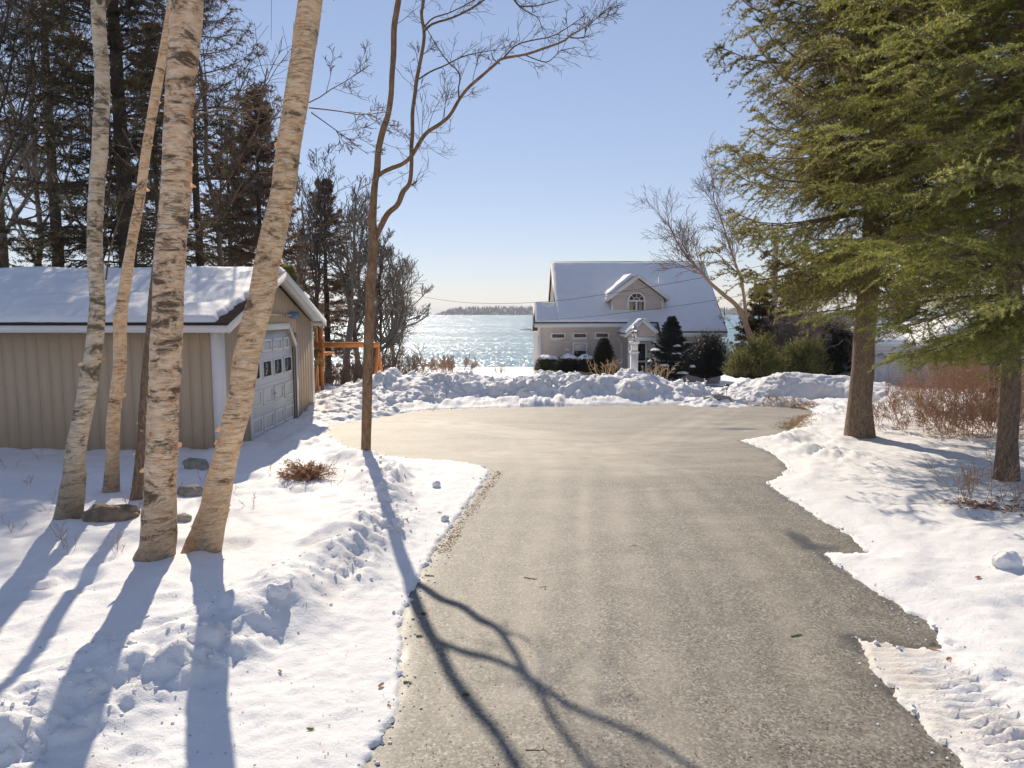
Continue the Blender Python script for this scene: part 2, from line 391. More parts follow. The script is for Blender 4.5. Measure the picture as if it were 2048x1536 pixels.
def H(x, y, fine=True):           # height of the snow surface
    x = np.asarray(x, float); y = np.asarray(y, float)
    x, y = np.broadcast_arrays(x, y)
    sd0 = sdist(x, y)
    jit = .05 * fbm2(x * 4.5, y * 4.5, 3, 3) + .03 * noise2(x * 14, y * 14, 5) + .012 * noise2(x * 37, y * 37, 6)
    sd = sd0 + np.where(np.abs(sd0) < .6, jit, 0)
    z = base_z(y)
    d, side, al = pdist(x, y, RIDGE)
    left = x < 0.2
    near = y < 12.6
    s = np.where(side > 0, d, -d) + .16 * fbm2(x * 1.3, y * 1.3, 3, 21)          # + beyond the ridge, - towards the driveway
    L = .05 + .13 * sstep(-.30, .22, s) + .21 * np.exp(-(s / .36) ** 2) * (.75 + .5 * fbm2(x * 1.1, y * 1.1, 3, 8)) * sstep(0, .08, al) - .07 * sstep(.8, 3.5, s)
    L = L + .05 * fbm2(x * .9, y * .9, 4, 31) * sstep(.0, .8, s)
    scarp = np.exp(-((s + .22) / .2) ** 2)
    pat = sstep(-.25, .25, fbm2(x * .9, y * .9, 3, 28)); L = L + scarp * (pat * (.05 * cell2(x * 3.4, y * 3.4, 4) + .055 * cell2(x * 6.3, y * 6.3, 6) + .04 * cell2(x * 12, y * 12, 7)) - .04 * np.clip(fbm2(x * 5, y * 5, 4, 27, .65) + .2, 0, 1))
    L = L + .075 * np.exp(-((s - .05) / .4) ** 2) * fbm2(x * 4.5, y * 4.5, 5, 14, .65)
    strip = sstep(-.35, -.6, s); tr = np.abs(noise2(x * 9, y * 9, 91))
    L = L + strip * .008 * noise2(x * 14, y * 14, 19)
    Rr = .035 + .11 * sstep(.1, 1.6, sd0) + .06 * fbm2(x * .8, y * .8, 4, 41) * sstep(.3, 2, sd0) + .05 * sstep(2, 5, sd0)
    rim = np.exp(-((sd0 - .35) / .28) ** 2)
    crumb = sstep(9.2, 12.5, y) * sstep(2.2, .3, sd0)
    Rr = Rr + rim * (.035 + .06 * np.clip(fbm2(x * 2.2, y * 2.2, 4, 43), 0, 1)) + crumb * (.5 + fbm2(x * 1.1, y * 1.1, 3, 48)) * (.13 * cell2(x * 2.6, y * 2.6, 44) + .09 * cell2(x * 5.5, y * 5.5, 45) + .05 * cell2(x * 12, y * 12, 46))
    Rr = Rr + .018 * fbm2(x * 3.2, y * 7.0, 3, 47) * sstep(.4, 1.5, sd0)
    dt, sidet, alt = pdist(x, y, TREAD)
    onT = sstep(.42, .30, dt)
    lug = np.abs(((alt * 25 + dt * 3.0 + .5 * noise2(x * 4, y * 4, 73)) % 1) - .5) * 2
    tread = .03 + .032 * sstep(.35, .75, lug) * sstep(.40, .34, dt) + .07 * np.exp(-((dt - .46) / .06) ** 2) * (sidet > 0) * (.4 + .6 * cell2(x * 9, y * 9, 71)) + .012 * noise2(x * 18, y * 18, 72)
    Rr = np.where((x > 1.4) & (y < 6.9), Rr * (1 - onT) + tread * onT + .07 * np.exp(-((dt - .48) / .08) ** 2) * (sidet > 0) * cell2(x * 8, y * 8, 71), Rr)
    pen = .045 + .05 * cell2(x * 3.1, y * 3.1, 51) * sstep(.05, .3, sd0) * sstep(1.5, .5, sd0) + .03 * fbm2(x * 2.5, y * 2.5, 4, 52)
    side_l = pen + .12 * sstep(.2, .7, sd0) * (.6 + .8 * cell2(x * 2.3, y * 2.3, 54))
    Lf = np.where(near, L, side_l)
    w = sstep(11.2, 13.0, y)
    Lz = L * (1 - w) + side_l * w
    # trampled apron before the garage door and along its near wall
    gar = sstep(-4.1, -4.6, x) * sstep(12.6, 13.2, y)
    Lz = Lz * (1 - gar) + (.05 + .02 * fbm2(x * 3, y * 3, 3, 61)) * gar
    h = np.where(left, Lz, Rr)
    far = sstep(19, 23, y)
    h = h * (1 - far) + (.06 + .08 * fbm2(x * .35, y * .35, 3, 66)) * far
    dent = sstep(.55, .9, cell2(x * 1.7, y * 1.7, 401)) * sstep(.05, .35, fbm2(x * .6, y * .6, 2, 402)) + .5 * sstep(.6, .9, cell2(x * 3.7, y * 3.7, 403)) * sstep(.0, .3, fbm2(x * .7, y * .7, 2, 404))
    h = h - .07 * dent * sstep(.5, 1.0, sd0)
    lip = sstep(0, .035, sd)
    lip2 = sstep(0, .5, sd0)
    out = z + h * np.where(y < 20.5, (.45 + .55 * lip2), 1)
    if fine: out = out + .012 * fbm2(x * 6, y * 6, 4, 81, .65) + (.005 + .022 * np.exp(-(s / .5) ** 2) * left) * np.clip(fbm2(x * 13, y * 13, 2, 83) * sstep(-.2, .4, fbm2(x * 1.3, y * 1.3, 3, 84)), -.3, 1)
    return np.where(sd <= 0, -.07, -.07 * (1 - lip) + np.maximum(out, .02 * (y < 20.5) + z) * lip)
def hz(x, y): return float(H(np.array([float(x)]), np.array([float(y)]), False)[0])

def axis(fine0, fine1, step, lo, hi, grow):
    a = [fine0]; s = step
    while a[-1] > lo: a.append(a[-1] - s); s *= grow
    b = list(np.arange(fine0, fine1, step)) + [fine1]; s = step; c = [fine1]
    while c[-1] < hi: c.append(c[-1] + s); s *= grow
    return np.array(sorted(set(a[1:] + b + c[1:])))
def grid_mesh(X, Y, Z, tint=None):
    ny, nx = X.shape; mb = MB()
    i = np.arange(ny - 1)[:, None] * nx + np.arange(nx - 1)[None]
    F = np.stack([i, i + 1, i + nx + 1, i + nx], -1).reshape(-1, 4)
    mb.add(np.stack([X, Y, Z], -1).reshape(-1, 3), F, None if tint is None else tint.ravel()); return mb
def build_ground():
    xs = axis(-6.3, 8.6, .032, -75, 85, 1.06)
    ys = [-8, -5, -3, -1, 0, 1, 1.8, 2.4]
    while ys[-1] < 22: ys.append(ys[-1] + min(max(.0062 * ys[-1], .022), .13))
    s = .14
    while ys[-1] < 110: ys.append(ys[-1] + s); s *= 1.05
    X, Y = np.meshgrid(xs, np.array(ys)); Z = H(X, Y)
    d, side, al = pdist(X, Y, TREAD)
    dirt = .5 * sstep(.44, .2, d) * (Y < 6.9) * (X > 1.4) * np.clip(.55 + .8 * fbm2(X * 3, Y * 3, 3, 92), 0, 1)
    d2, s2, a2 = pdist(X, Y, RIDGE); s = np.where(s2 > 0, d2, -d2)
    dirt = dirt + .22 * np.exp(-((s + .28) / .12) ** 2) * (X < .2) * (Y < 11) * np.clip(fbm2(X * 4, Y * 4, 3, 93) * 2 - .3, 0, 1)
    p = gp(185, 1520, .15); dirt = dirt + .8 * np.exp(-(((X - p[0]) / .14) ** 2 + ((Y - p[1]) / .10) ** 2))
    struct('ground', grid_mesh(X, Y, Z, np.clip(dirt, 0, 1)), M['snow_ground'], True, True)
def build_driveway():
    xs = np.arange(-5.2, 8.6, .07); ys = np.concatenate([np.arange(-6, 2.5, .3), np.arange(2.5, 20.4, .07)])
    X, Y = np.meshgrid(xs, ys); sd = sdist(X, Y)
    wet = .95 * np.exp(-np.abs(sd) / .04) * np.clip(.7 + fbm2(X * 2, Y * 2, 3, 5), 0, 1)
    for (px, py, rx, ry, a) in ((1600,1078,.10,.34,.9),(1640,1096,.22,.13,.7),(1478,858,.5,.16,.75),(1435,848,.25,.1,.5),(1712,1285,.12,.2,.6),(1250,1690,.1,.1,0)):
        p = gp(px, py); wet = wet + a * np.exp(-(((X - p[0]) / rx) ** 2 + ((Y - p[1]) / ry) ** 2 + .35 * fbm2(X * 5, Y * 5, 3, 9)).clip(0) ** 3)
    wet = np.clip(wet, 0, .92)
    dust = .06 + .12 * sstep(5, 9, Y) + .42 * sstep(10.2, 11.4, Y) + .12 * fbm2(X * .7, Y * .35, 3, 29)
    for tr in ([(1350,1536),(1300,1250),(1240,1040),(1240,930),(1310,880),(1440,820)], [(1030,1400),(1060,1200),(1090,1040),(1110,940),(1060,870),(850,840)],
               [(1000,905),(1200,900),(1420,880),(1530,850)], [(1650,1400),(1560,1200),(1420,1040),(1330,950),(1150,880),(900,850)]):
        d, _, _ = pdist(X, Y, [gp(*q) for q in tr]); dust = dust + .42 * np.exp(-(d / .22) ** 2) + .25 * np.exp(-((d - .45) / .10) ** 2)
    mb = grid_mesh(X, Y, np.zeros_like(X), wet)
    keep = (sd < .45).ravel()
    F = mb.f[0]; F = F[keep[F].all(1)]; mb.f = [F]
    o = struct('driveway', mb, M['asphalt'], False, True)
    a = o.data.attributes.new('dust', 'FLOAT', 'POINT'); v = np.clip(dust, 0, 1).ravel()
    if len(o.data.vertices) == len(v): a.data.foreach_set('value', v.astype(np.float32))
def pile(x0, x1, y0, y1, step, shape, label, seed, lump=1.0, group=None, dirt=None):
    xs = np.arange(x0, x1, step); ys = np.arange(y0, y1, step); X, Y = np.meshgrid(xs, ys)
    h = shape(X, Y); m = sstep(0, .30, h)
    b = base_z(Y)
    z = b - .1 + h + m * lump * (.16 * fbm2(X * 1.1, Y * 1.6, 5, seed + 3, .6) + (.3 + 1.1 * sstep(-.3, .3, fbm2(X * .7, Y * .7, 3, seed + 8))) * (.085 * cell2(X * 2.3, Y * 3.1, seed) + .085 * cell2(X * 4.6 + 9, Y * 5.6, seed + 1) + .055 * cell2(X * 9, Y * 10, seed + 2)) + .055 * fbm2(X * 8, Y * 8, 4, seed + 4, .7) - .08)
    dx = m * lump * (.07 * noise3(X * 3, Y * 3, z * 3, seed + 5) + .05 * noise3(X * 8, Y * 8, z * 8, seed + 15)); dy = m * lump * (.10 * noise3(X * 3, Y * 3, z * 3, seed + 6) + .06 * noise3(X * 8, Y * 8, z * 8, seed + 16))
    t = np.zeros_like(X) if dirt is None else dirt(X, Y)
    mb = grid_mesh(X + dx, Y + dy, z, t)
    keep = (h > .02).ravel(); F = mb.f[0]; mb.f = [F[keep[F].any(1)]]
    c = ((x0 + x1) / 2, (y0 + y1) / 2, 0)
    solo('snow_bank', mb, M['snow_ground'], label, 'snow bank', c, group, True, True)
def build_piles():
    def hump(pts, w0, w1):        # pts: (x, y, height)
        P = [(a, b) for a, b, c in pts]; hs = np.array([c for a, b, c in pts])
        def f(X, Y):
            d, s, al = pdist(X, Y, P)
            hh = np.interp(al, np.linspace(0, 1, len(hs)), hs)
            w = np.where(s < 0, w0, w1) * (.85 + .35 * fbm2(X * .8, Y * .8, 3, 77))
            return hh * np.clip(1 - (d / w) ** 2, 0, 1) ** .85
        return f
    def P(px, py, z): q = gp(px, py, z); return (q[0], q[1], z)
    # long bank along the back of the turning circle
    f1 = hump([(-4.9,16.4,.22),(-4.2,18.2,.55),(-3.4,19.9,.82),(-1.6,20.9,.78),(-.2,21.1,.76),(1.5,21.2,.74),(2.6,21.2,.78),(4.1,21.0,.80),(4.8,20.6,.56),(5.35,20.1,.28)], 1.75, 2.2)
    def g1(X, Y):
        h = f1(X, Y)
        h = np.maximum(h, 1.05 * np.clip(1 - (((X + 3.42) / .42) ** 2 + ((Y - 20.4) / .45) ** 2), 0, 1) ** .5)
        # a smooth cut face in the part beside the maple
        front = sstep(-4.0, -3.4, X) * sstep(.3, -.5, X)
        return h * (1 - front * .25 * sstep(19.9, 19.3, Y))
    def calm(X, Y): return np.zeros_like(X)
    pile(-6.2, 6.9, 15.2, 24.0, .04, g1, 'long lumpy plowed snow bank across the end of the driveway before the house', 200, 1.0, 'plowed snow banks')
    f2 = hump([(6.1,20.0,.2),(7.0,20.4,.66),(8.2,20.6,.86),(9.6,20.3,.8),(10.4,19.2,.6),(11.4,17.6,.3)], 1.3, 1.6)
    q = gp(1540, 765, .6)
    pile(5.2, 12.8, 16.0, 22.6, .04, f2, 'rounded old snow bank with dirty crust beside the green juniper bushes', 300, .55, 'plowed snow banks',
         lambda X, Y: .5 * np.clip(fbm2(X * 2.2, Y * 3.5, 4, 301) * 3 - .7, 0, 1) * np.exp(-(((X - 7.6) / .9) ** 2 + ((Y - 20.0) / .5) ** 2)))
def build_water():
    mb = MB(); mb.add([(-5900,60,-5.0),(5900,60,-5.0),(5900,5800,-5.0),(-5900,5800,-5.0)], [(0,1,2,3)])
    struct('water', mb, M['sea'])
    # far shores: low wooded land
    for nm, xs, Y, ht, lab in (('hills', [(866,0),(880,.45),(905,.75),(940,.85),(985,.95),(1030,1.0),(1065,1.0),(1200,1.0),(1400,.85),(1520,.6),(1600,.3),(1660,0)], 2300, 27, None),
                               ('hills', [(560,0),(600,.7),(680,.9),(740,.8),(790,.7),(805,.3),(816,0)], 2700, 17, None)):
        pts = np.array([at(x, 628, Y)[0] for x, _ in xs]); hs = np.array([h for _, h in xs])
        gx = np.linspace(pts[0], pts[-1], 90); gy = np.linspace(Y, Y + 500, 16); X, YY = np.meshgrid(gx, gy)
        hh = np.interp(X, pts, hs); v = (YY - Y) / 500
        Z = -6 + hh * ht * .8 * np.clip(v * 3, 0, 1) ** .8 * np.clip((1 - v) * 4, 0, 1) + hh * ht * .08 * fbm2(X * .02, YY * .02, 3, 5) + 2.2 * np.minimum(1, v * 40)
        struct(nm, grid_mesh(X, YY, Z), M['far_land'], True)
        rng = np.random.default_rng(int(Y)); n = 2600
        x = rng.uniform(pts[0], pts[-1], n); v = rng.uniform(0.004, .5, n) ** 1.3; y = Y + 500 * v
        hh = np.interp(x, pts, hs); z = -5 + hh * ht * .8 * np.clip(v * 3, 0, 1) ** .8 * np.clip((1 - v) * 4, 0, 1)
        th = rng.uniform(6, 15, n) * np.clip(hh + .25, 0, 1); r = th * rng.uniform(.16, .26, n)
        a = np.arange(5) * 2 * PI / 5
        V = np.concatenate([np.stack([x[:, None] + r[:, None] * np.cos(a), y[:, None] + r[:, None] * np.sin(a), np.repeat(z[:, None], 5, 1)], -1), np.stack([x, y, z + th], -1)[:, None]], 1)
        b = np.arange(n)[:, None] * 6
        F = np.concatenate([np.stack([b[:, 0] + k, b[:, 0] + (k + 1) % 5, b[:, 0] + 5], -1) for k in range(5)])
        mb = MB(); mb.add(V.reshape(-1, 3), F, np.repeat(rng.random(n), 6)); struct('far_woods', mb, M['far_trees'], False, True, kind='stuff')
    # a dark ledge in the bay
    p = at(1050, 660, 309); mb = MB()
    X, Y = np.meshgrid(np.linspace(p[0] - 2.6, p[0] + 7, 40), np.linspace(305, 313, 16))
    Z = -5.4 + .9 * np.clip(1 - ((X - p[0] - 2) / 4.4) ** 2 - ((Y - 309) / 4) ** 2, 0, 1) ** .5 + .25 * fbm2(X, Y, 4, 9)
    solo('rock_ledge', grid_mesh(X, Y, Z), M['dark_bark'], 'low dark rock ledge lying in the bay beside the house', 'rock', (p[0], 309, -5), smooth=True)

def build_haze():
    mb = MB(); mb.box((-5950, -40, -6.5), (5950, 5900, 34)); t = NT('haze_air')
    v = t.n('VolumePrincipled', {'Color': (.80, .86, 1.0, 1), 'Density': HAZE, 'Anisotropy': .3}); t.t.links.new(v.outputs[0], t.out.inputs['Volume'])
    struct('haze', mb, t.m, kind='stuff')
HAZE = .00015
# ------------------------------------------------------------------ vegetation
class Twigs:                          # collects tubes by (points, sides), meshes them in one go
    def __init__(s): s.b = {}
    def add(s, P, R, k): s.b.setdefault((len(P), k), []).append((P, R))
    def many(s, P, R, k): s.b.setdefault((P.shape[1], k), []).extend(zip(P, R))
    def mb(s):
        m = MB()
        for (n, k), L in s.b.items():
            V, F = tubes(np.array([a for a, b in L]), np.array([b for a, b in L]), k); m.add(V, F)
        return m
def grow(T, p, d, L, r, lev, rng, rmin=.004, wob=.22, up=.12, nch=(4, 7), ratio=.62, spread=.9, first=.25, ends=None):
    n = 6 if lev > 0 else 4
    P = [np.array(p, float)]; d = np.array(d, float); d /= np.linalg.norm(d)
    for i in range(n - 1):
        d = d + rng.normal(0, wob, 3) * (.6 if lev > 1 else 1) + np.array([0, 0, up]); d /= np.linalg.norm(d)
        P.append(P[-1] + d * L / (n - 1))
    P = np.array(P); R = np.maximum(np.linspace(r, r * (.5 if lev else .35), n), rmin)
    T.add(P, R, 7 if r > .05 else (5 if r > .02 else 3))
    if lev <= 0: return
    for c in range(rng.integers(nch[0], nch[1] + 1)):
        s = rng.uniform(first, 1.0); i = min(int(s * (n - 1)), n - 2); q = P[i] + (P[i + 1] - P[i]) * (s * (n - 1) - i)
        t = P[i + 1] - P[i]; t /= np.linalg.norm(t)
        v = rng.normal(0, 1, 3); v -= v @ t * t; v /= np.linalg.norm(v) + 1e-9
        a = rng.uniform(.55, 1.15) * spread
        grow(T, q, t * math.cos(a) + v * math.sin(a), L * ratio * rng.uniform(.6, 1.15) * (1.15 - .45 * s), max(R[i] * .6, rmin), lev - 1, rng, rmin, wob, up, nch, ratio, spread, .15, ends)
def needles(S0, S1, n, ln, w, rng, lean=.55, tint=None, jitter=.25):
    M_ = len(S0); ax = S1 - S0; l = np.linalg.norm(ax, axis=1, keepdims=True); ax = ax / (l + 1e-9)
    u = rng.random((M_, n, 1)); p = S0[:, None] + (S1 - S0)[:, None] * u
    rv = rng.normal(0, 1, (M_, n, 3)); rv -= (rv * ax[:, None]).sum(-1, keepdims=True) * ax[:, None]; rv /= np.linalg.norm(rv, axis=-1, keepdims=True) + 1e-9
    d = ax[:, None] * lean + rv * math.sqrt(max(0, 1 - lean * lean)); d *= ln * rng.uniform(1 - jitter, 1 + jitter, (M_, n, 1))
    sd = np.cross(d, ax[:, None] + .3 * rng.normal(0, 1, (M_, n, 3))); sd /= np.linalg.norm(sd, axis=-1, keepdims=True) + 1e-9; sd *= w / 2
    V = np.stack([p - sd, p + sd, p + d], 2).reshape(-1, 3)
    F = np.arange(len(V)).reshape(-1, 3)
    t = rng.random(M_) if tint is None else tint
    t = np.clip(t[:, None] + rng.normal(0, .1, (M_, n)), 0, 1)
    return V, F, np.repeat(t.ravel(), 3)

def spruce(name, label, x, y, h, r, zc, seed, bark='dark_bark', leaf='needle_dark', nb=6, gap=.55, ns=8, nt=3, nn=8, ln=.10, w=.02, trunk_r=None, group=None,
           tilt=.12, droop=.40, upt=.22, power=.85, holes=.0, lean=(0, 0), zmax=None, z0=None, twig_r=.008, bare=0, hang=.3, cat='tree', sec=.38, smin0=.16, lowthin=0.0, inner=0):
    rng = np.random.default_rng(seed)
    z0 = hz(x, y) - .05 if z0 is None else z0
    root = thing(name, label, cat, (x, y, z0), group)
    tr = trunk_r or h * .013
    zt = np.linspace(0, h, 24); wob = np.cumsum(rng.normal(0, .012, (24, 2)), 0)
    C = np.stack([x + wob[:, 0] + lean[0] * zt / h, y + wob[:, 1] + lean[1] * zt / h, z0 + zt], -1); C[0, :2] = (x, y)
    R = tr * (1 - zt / h * .93); R[0] *= 1.35; R[1] *= 1.04
    mb = MB(); k = 14; V, F = tubes(C[None], R[None], k)
    ctr = np.repeat(C, k, 0); rad = V - ctr; V = ctr + rad * (1 + .10 * noise3(V[:, 0] * 7, V[:, 1] * 7, V[:, 2] * 3, seed))[:, None]
    mb.add(V, F); part('trunk', mb, M[bark], root, True)
    zs = []; z = zc
    while z < min(h * .97, zmax or 1e9): zs.append(z); z += gap * rng.uniform(.7, 1.3) * (1 - .45 * z / h)
    Z, AZ, LB = [], [], []
    for z in zs:
        f = (z - zc) / (h - zc); rr = r * max(1 - f, .02) ** power * min(1, .72 + f * 2.2)
        a0 = rng.uniform(0, 2 * PI)
        for j in range(nb):
            if rng.random() < holes + lowthin * max(0, 1 - f / .18): continue
            Z.append(z + rng.uniform(-.2, .2) * gap); AZ.append(a0 + j * 2 * PI / nb + rng.uniform(-.35, .35)); LB.append(rr * rng.uniform(.72, 1.18))
        for j in range(inner):
            if f > .12 or rng.random() < .35: Z.append(z + rng.uniform(-.5, .5) * gap); AZ.append(rng.uniform(0, 2 * PI)); LB.append(rr * rng.uniform(.35, .62))
    Z, AZ, LB = map(np.array, (Z, AZ, LB)); B = len(Z)
    f = np.clip((Z - zc) / (h - zc), 0, 1)
    tl = tilt + .55 * f + rng.normal(0, .06, B); dr = droop * (1 - .5 * f) * rng.uniform(.7, 1.3, B); ut = upt * rng.uniform(.6, 1.4, B)
    px = np.interp(Z, zt, C[:, 0]); py = np.interp(Z, zt, C[:, 1])
    bend = rng.normal(0, .18, B)
    def limb(s):                      # s (B,K) -> points
        a = AZ[:, None] + bend[:, None] * s
        rad_ = LB[:, None] * s
        return np.stack([px[:, None] + rad_ * np.cos(a), py[:, None] + rad_ * np.sin(a), z0 + Z[:, None] + LB[:, None] * (tl[:, None] * s - dr[:, None] * s ** 1.6 + ut[:, None] * s ** 4)], -1)
    T = Twigs(); s7 = np.broadcast_to(np.linspace(0, 1, 7), (B, 7))
    LP = limb(s7); T.many(LP, np.maximum(.013 * LB[:, None] ** .9 * (1 - .88 * s7) + .002, twig_r), 5 if h > 4 else 3)
    # side twigs
    smin = smin0 + .25 * bare
    s = np.linspace(smin, 1.0, ns)[None] + rng.uniform(-.5, .5, (B, ns)) * (1 - smin) / ns; s = np.clip(s, .05, .995)
    P0 = limb(s); tan = limb(np.minimum(s + .03, 1.03)) - P0; tan /= np.linalg.norm(tan, axis=-1, keepdims=True)
    hor = np.stack([-tan[..., 1], tan[..., 0], np.zeros_like(tan[..., 0])], -1); hor /= np.linalg.norm(hor, axis=-1, keepdims=True) + 1e-9
    p0, dd, ll, ss = [], [], [], []
    for sgn in (-1, 1):
        an = rng.uniform(.65, 1.1, (B, ns, 1))
        d = tan * np.cos(an) + sgn * hor * np.sin(an) + np.array([0, 0, 1]) * rng.normal(-.05, .16, (B, ns, 1))
        p0.append(P0); dd.append(d / np.linalg.norm(d, axis=-1, keepdims=True)); ll.append(np.clip(LB[:, None] * sec * (1 - .72 * s) * rng.uniform(.6, 1.25, (B, ns)) + .12 * min(1, r / 2), .08, 1.6)); ss.append(s)
    p0 = np.concatenate(p0).reshape(-1, 3); dd = np.concatenate(dd).reshape(-1, 3); ll = np.concatenate(ll).reshape(-1, 1)
    def sec_pt(t): return p0 + dd * ll * t + np.array([0, 0, -1]) * hang * ll * t * t
    q = [sec_pt(t) for t in (0, .35, .7, 1.0)]
    T.many(np.stack(q[:4], 1), np.broadcast_to(np.array([twig_r * 1.1, twig_r, twig_r * .8, twig_r * .5]), (len(p0), 4)), 3)
    br = rng.random(B); br = np.repeat(br[:, None], ns, 1).ravel(); br = np.concatenate([br, br])
    S0 = [q[0] * .6 + q[1] * .4, q[1], q[2]]; S1 = [q[1], q[2], q[3]]; TI = [br] * 3
    sdv = np.cross(dd, np.array([0, 0, 1.0])); sdv /= np.linalg.norm(sdv, axis=1, keepdims=True) + 1e-9
    for t in np.linspace(.28, .92, nt):
        for sg in (-1, 1):
            a = sec_pt(t + rng.uniform(-.05, .05)); l = ll * (.5 - .32 * t) * rng.uniform(.7, 1.3, (len(ll), 1)) + .03
            an = rng.uniform(.55, 1.0, (len(ll), 1))
            v = dd * np.cos(an) + sg * sdv * np.sin(an) + np.array([0, 0, 1]) * rng.normal(-.18, .18, (len(ll), 1))
            S0.append(a); S1.append(a + v * l); TI.append(br)
    tip = limb(np.broadcast_to(np.array([.8, .9, 1.0, 1.04]), (B, 4)))
    for i in range(3): S0.append(tip[:, i]); S1.append(tip[:, i + 1]); TI.append(rng.random(B))
    S0 = np.concatenate(S0); S1 = np.concatenate(S1); TI = np.concatenate(TI)
    if zmax is None:                  # leader
        S0 = np.vstack([S0, C[-3:-1]]); S1 = np.vstack([S1, C[-2:]]); TI = np.concatenate([TI, [.5, .5]])
    ti = np.clip(TI * .7 + rng.random(len(TI)) * .3, 0, 1)
    V, F, t = needles(S0, S1, nn, ln, w, rng, tint=ti)
    part('limbs', T.mb(), M[bark], root)
    mb = MB(); mb.add(V, F, t); part('crown', mb, M[leaf], root, tint=True)
    return root

def bare_tree(name, label, x, y, h, seed, bark='branch', r=None, lean=(0, 0), group=None, lev=3, first=.3, spread=.8, rmin=.008, z0=None, trunk=None, nch=(5, 8), up=.14, ratio=.55, nlimb=14, limb=.38):
    rng = np.random.default_rng(seed); z0 = hz(x, y) - .05 if z0 is None else z0
    root = thing(name, label, 'tree', (x, y, z0), group); r = r or h * .012
    n = 14; zt = np.linspace(0, 1, n)
    if trunk is None:
        wob = np.cumsum(rng.normal(0, h * .010, (n, 2)), 0); wob[0] = 0
        C = np.stack([x + wob[:, 0] + lean[0] * zt, y + wob[:, 1] + lean[1] * zt, z0 + h * zt], -1)
    else: C = spline(trunk, n)
    R = r * (1 - .8 * zt); R[0] *= 1.3
    mb = MB(); mb.tube(C, R, 9); part('trunk', mb, M[bark], root, True)
    T = Twigs()
    for s in np.linspace(first, .99, nlimb):
        i = min(int(s * (n - 1)), n - 2); q = C[i] + (C[i + 1] - C[i]) * (s * (n - 1) - i); t = C[i + 1] - C[i]; t /= np.linalg.norm(t)
        v = rng.normal(0, 1, 3); v[2] *= .3; v -= v @ t * t; v /= np.linalg.norm(v); a = rng.uniform(.5, 1.1) * spread
        grow(T, q, t * math.cos(a) + v * math.sin(a), h * limb * (1.25 - .8 * s) * rng.uniform(.7, 1.2), max(R[i] * .55, rmin), lev - 1, rng, rmin, .16, up, nch, ratio)
    part('branches', T.mb(), M[bark], root)
    return root

def path_trunk(mb, P, R, k, seed, rough=.07, sc=6):
    V, F = tubes(P[None], R[None], k); c = np.repeat(P, k, 0)
    f = 1 + rough * noise3(V[:, 0] * sc, V[:, 1] * sc, V[:, 2] * sc * .7, seed) + rough * .5 * noise3(V[:, 0] * sc * 3, V[:, 1] * sc * 3, V[:, 2] * sc * 2, seed + 1)
    mb.add(c + (V - c) * f[:, None], F)
def img_path(pts, Y, wid=None, yb=0.0):           # photo positions along a stem standing at distance Y
    P = np.array([at(a[0], a[1], Y + yb * i) for i, a in enumerate(pts)])
    R = np.array([a[2] * Y / FPX / 2 for a in pts]) if len(pts[0]) > 2 else None
    return P, R
def birch(label, pts, Y, mat, seed, top, extra=(), ncurl=70, yb=0.0):
    P, R = img_path(pts, Y, yb=yb)
    d = P[-1] - P[-3]; d /= np.linalg.norm(d)
    zz = P[-1][2]; steps = 5
    for i in range(1, steps + 1):
        P = np.vstack([P, P[len(pts) - 1] + d * (top - zz) * i / steps + np.array([.03 * i * math.sin(seed + i), .05 * math.sin(i + seed), 0])]); R = np.append(R, R[len(pts) - 1] * (1 - .85 * i / steps))
    b = P[0].copy(); P0 = P.copy()
    n = 90; PR = spline(np.column_stack([P, R]), n); P, R = PR[:, :3], PR[:, 3]
    rng = np.random.default_rng(seed)
    root = thing('birch_tree', label, 'tree', (b[0], b[1], b[2]), 'birch clump beside the garage')
    P = np.vstack([P[0] - (P[1] - P[0]) * 6, P]); R = np.append(R[0] * 1.25, R)
    mb = MB(); path_trunk(mb, P, R, 22, seed, .06, 7); nq = sum(len(f) for f in mb.f)
    # curled flakes of bark
    C = mb
    for i in range(ncurl):
        s = rng.integers(6, 58); q = P[s]; t = P[s + 1] - P[s]; t /= np.linalg.norm(t)
        a = rng.uniform(0, 2 * PI) if i % 3 else rng.choice([0, PI]) + rng.normal(0, .35)
        o = np.array([math.cos(a), math.sin(a), 0]); tg = np.cross(t, o); rad = R[s]
        big = rng.random() < .14; L = rng.uniform(.004, .011) * (3.0 if big else 1); hgt = rng.uniform(.015, .05) * (1.5 if big else 1); V = []; m = 5
        for j in range(m):
            th = j / (m - 1) * rng.uniform(1.2, 2.4); off = o * (rad * .97 + L * math.sin(th * .7)) + tg * (L * (1 - math.cos(th)) + j * L * .35)
            V += [q + off - t * hgt / 2 * (1 - .12 * j), q + off + t * hgt / 2 * (1 - .2 * j)]
        C.add(V, [(2 * j, 2 * j + 1, 2 * j + 3, 2 * j + 2) for j in range(m - 1)])
    o = part('trunk', C, [M[mat], M['curl']], root, True); mi = np.zeros(len(o.data.polygons), np.int32); mi[nq:] = 1; o.data.polygons.foreach_set('material_index', mi)
    T = Twigs()
    for q, dd, L, r in extra: grow(T, q, dd, L, r, 3, rng, .0025, .16, .03, (4, 6), .6, .75, .2)
    for i in range(9):
        s = rng.integers(66, 90); v = rng.normal(0, 1, 3); v[2] = abs(v[2]) + .3; v /= np.linalg.norm(v)
        grow(T, P[s], v, rng.uniform(1.0, 2.2), max(R[s] * .4, .006), 2, rng, .003, .15, .1)
    part('branches', T.mb(), M['branch'], root)
    return root
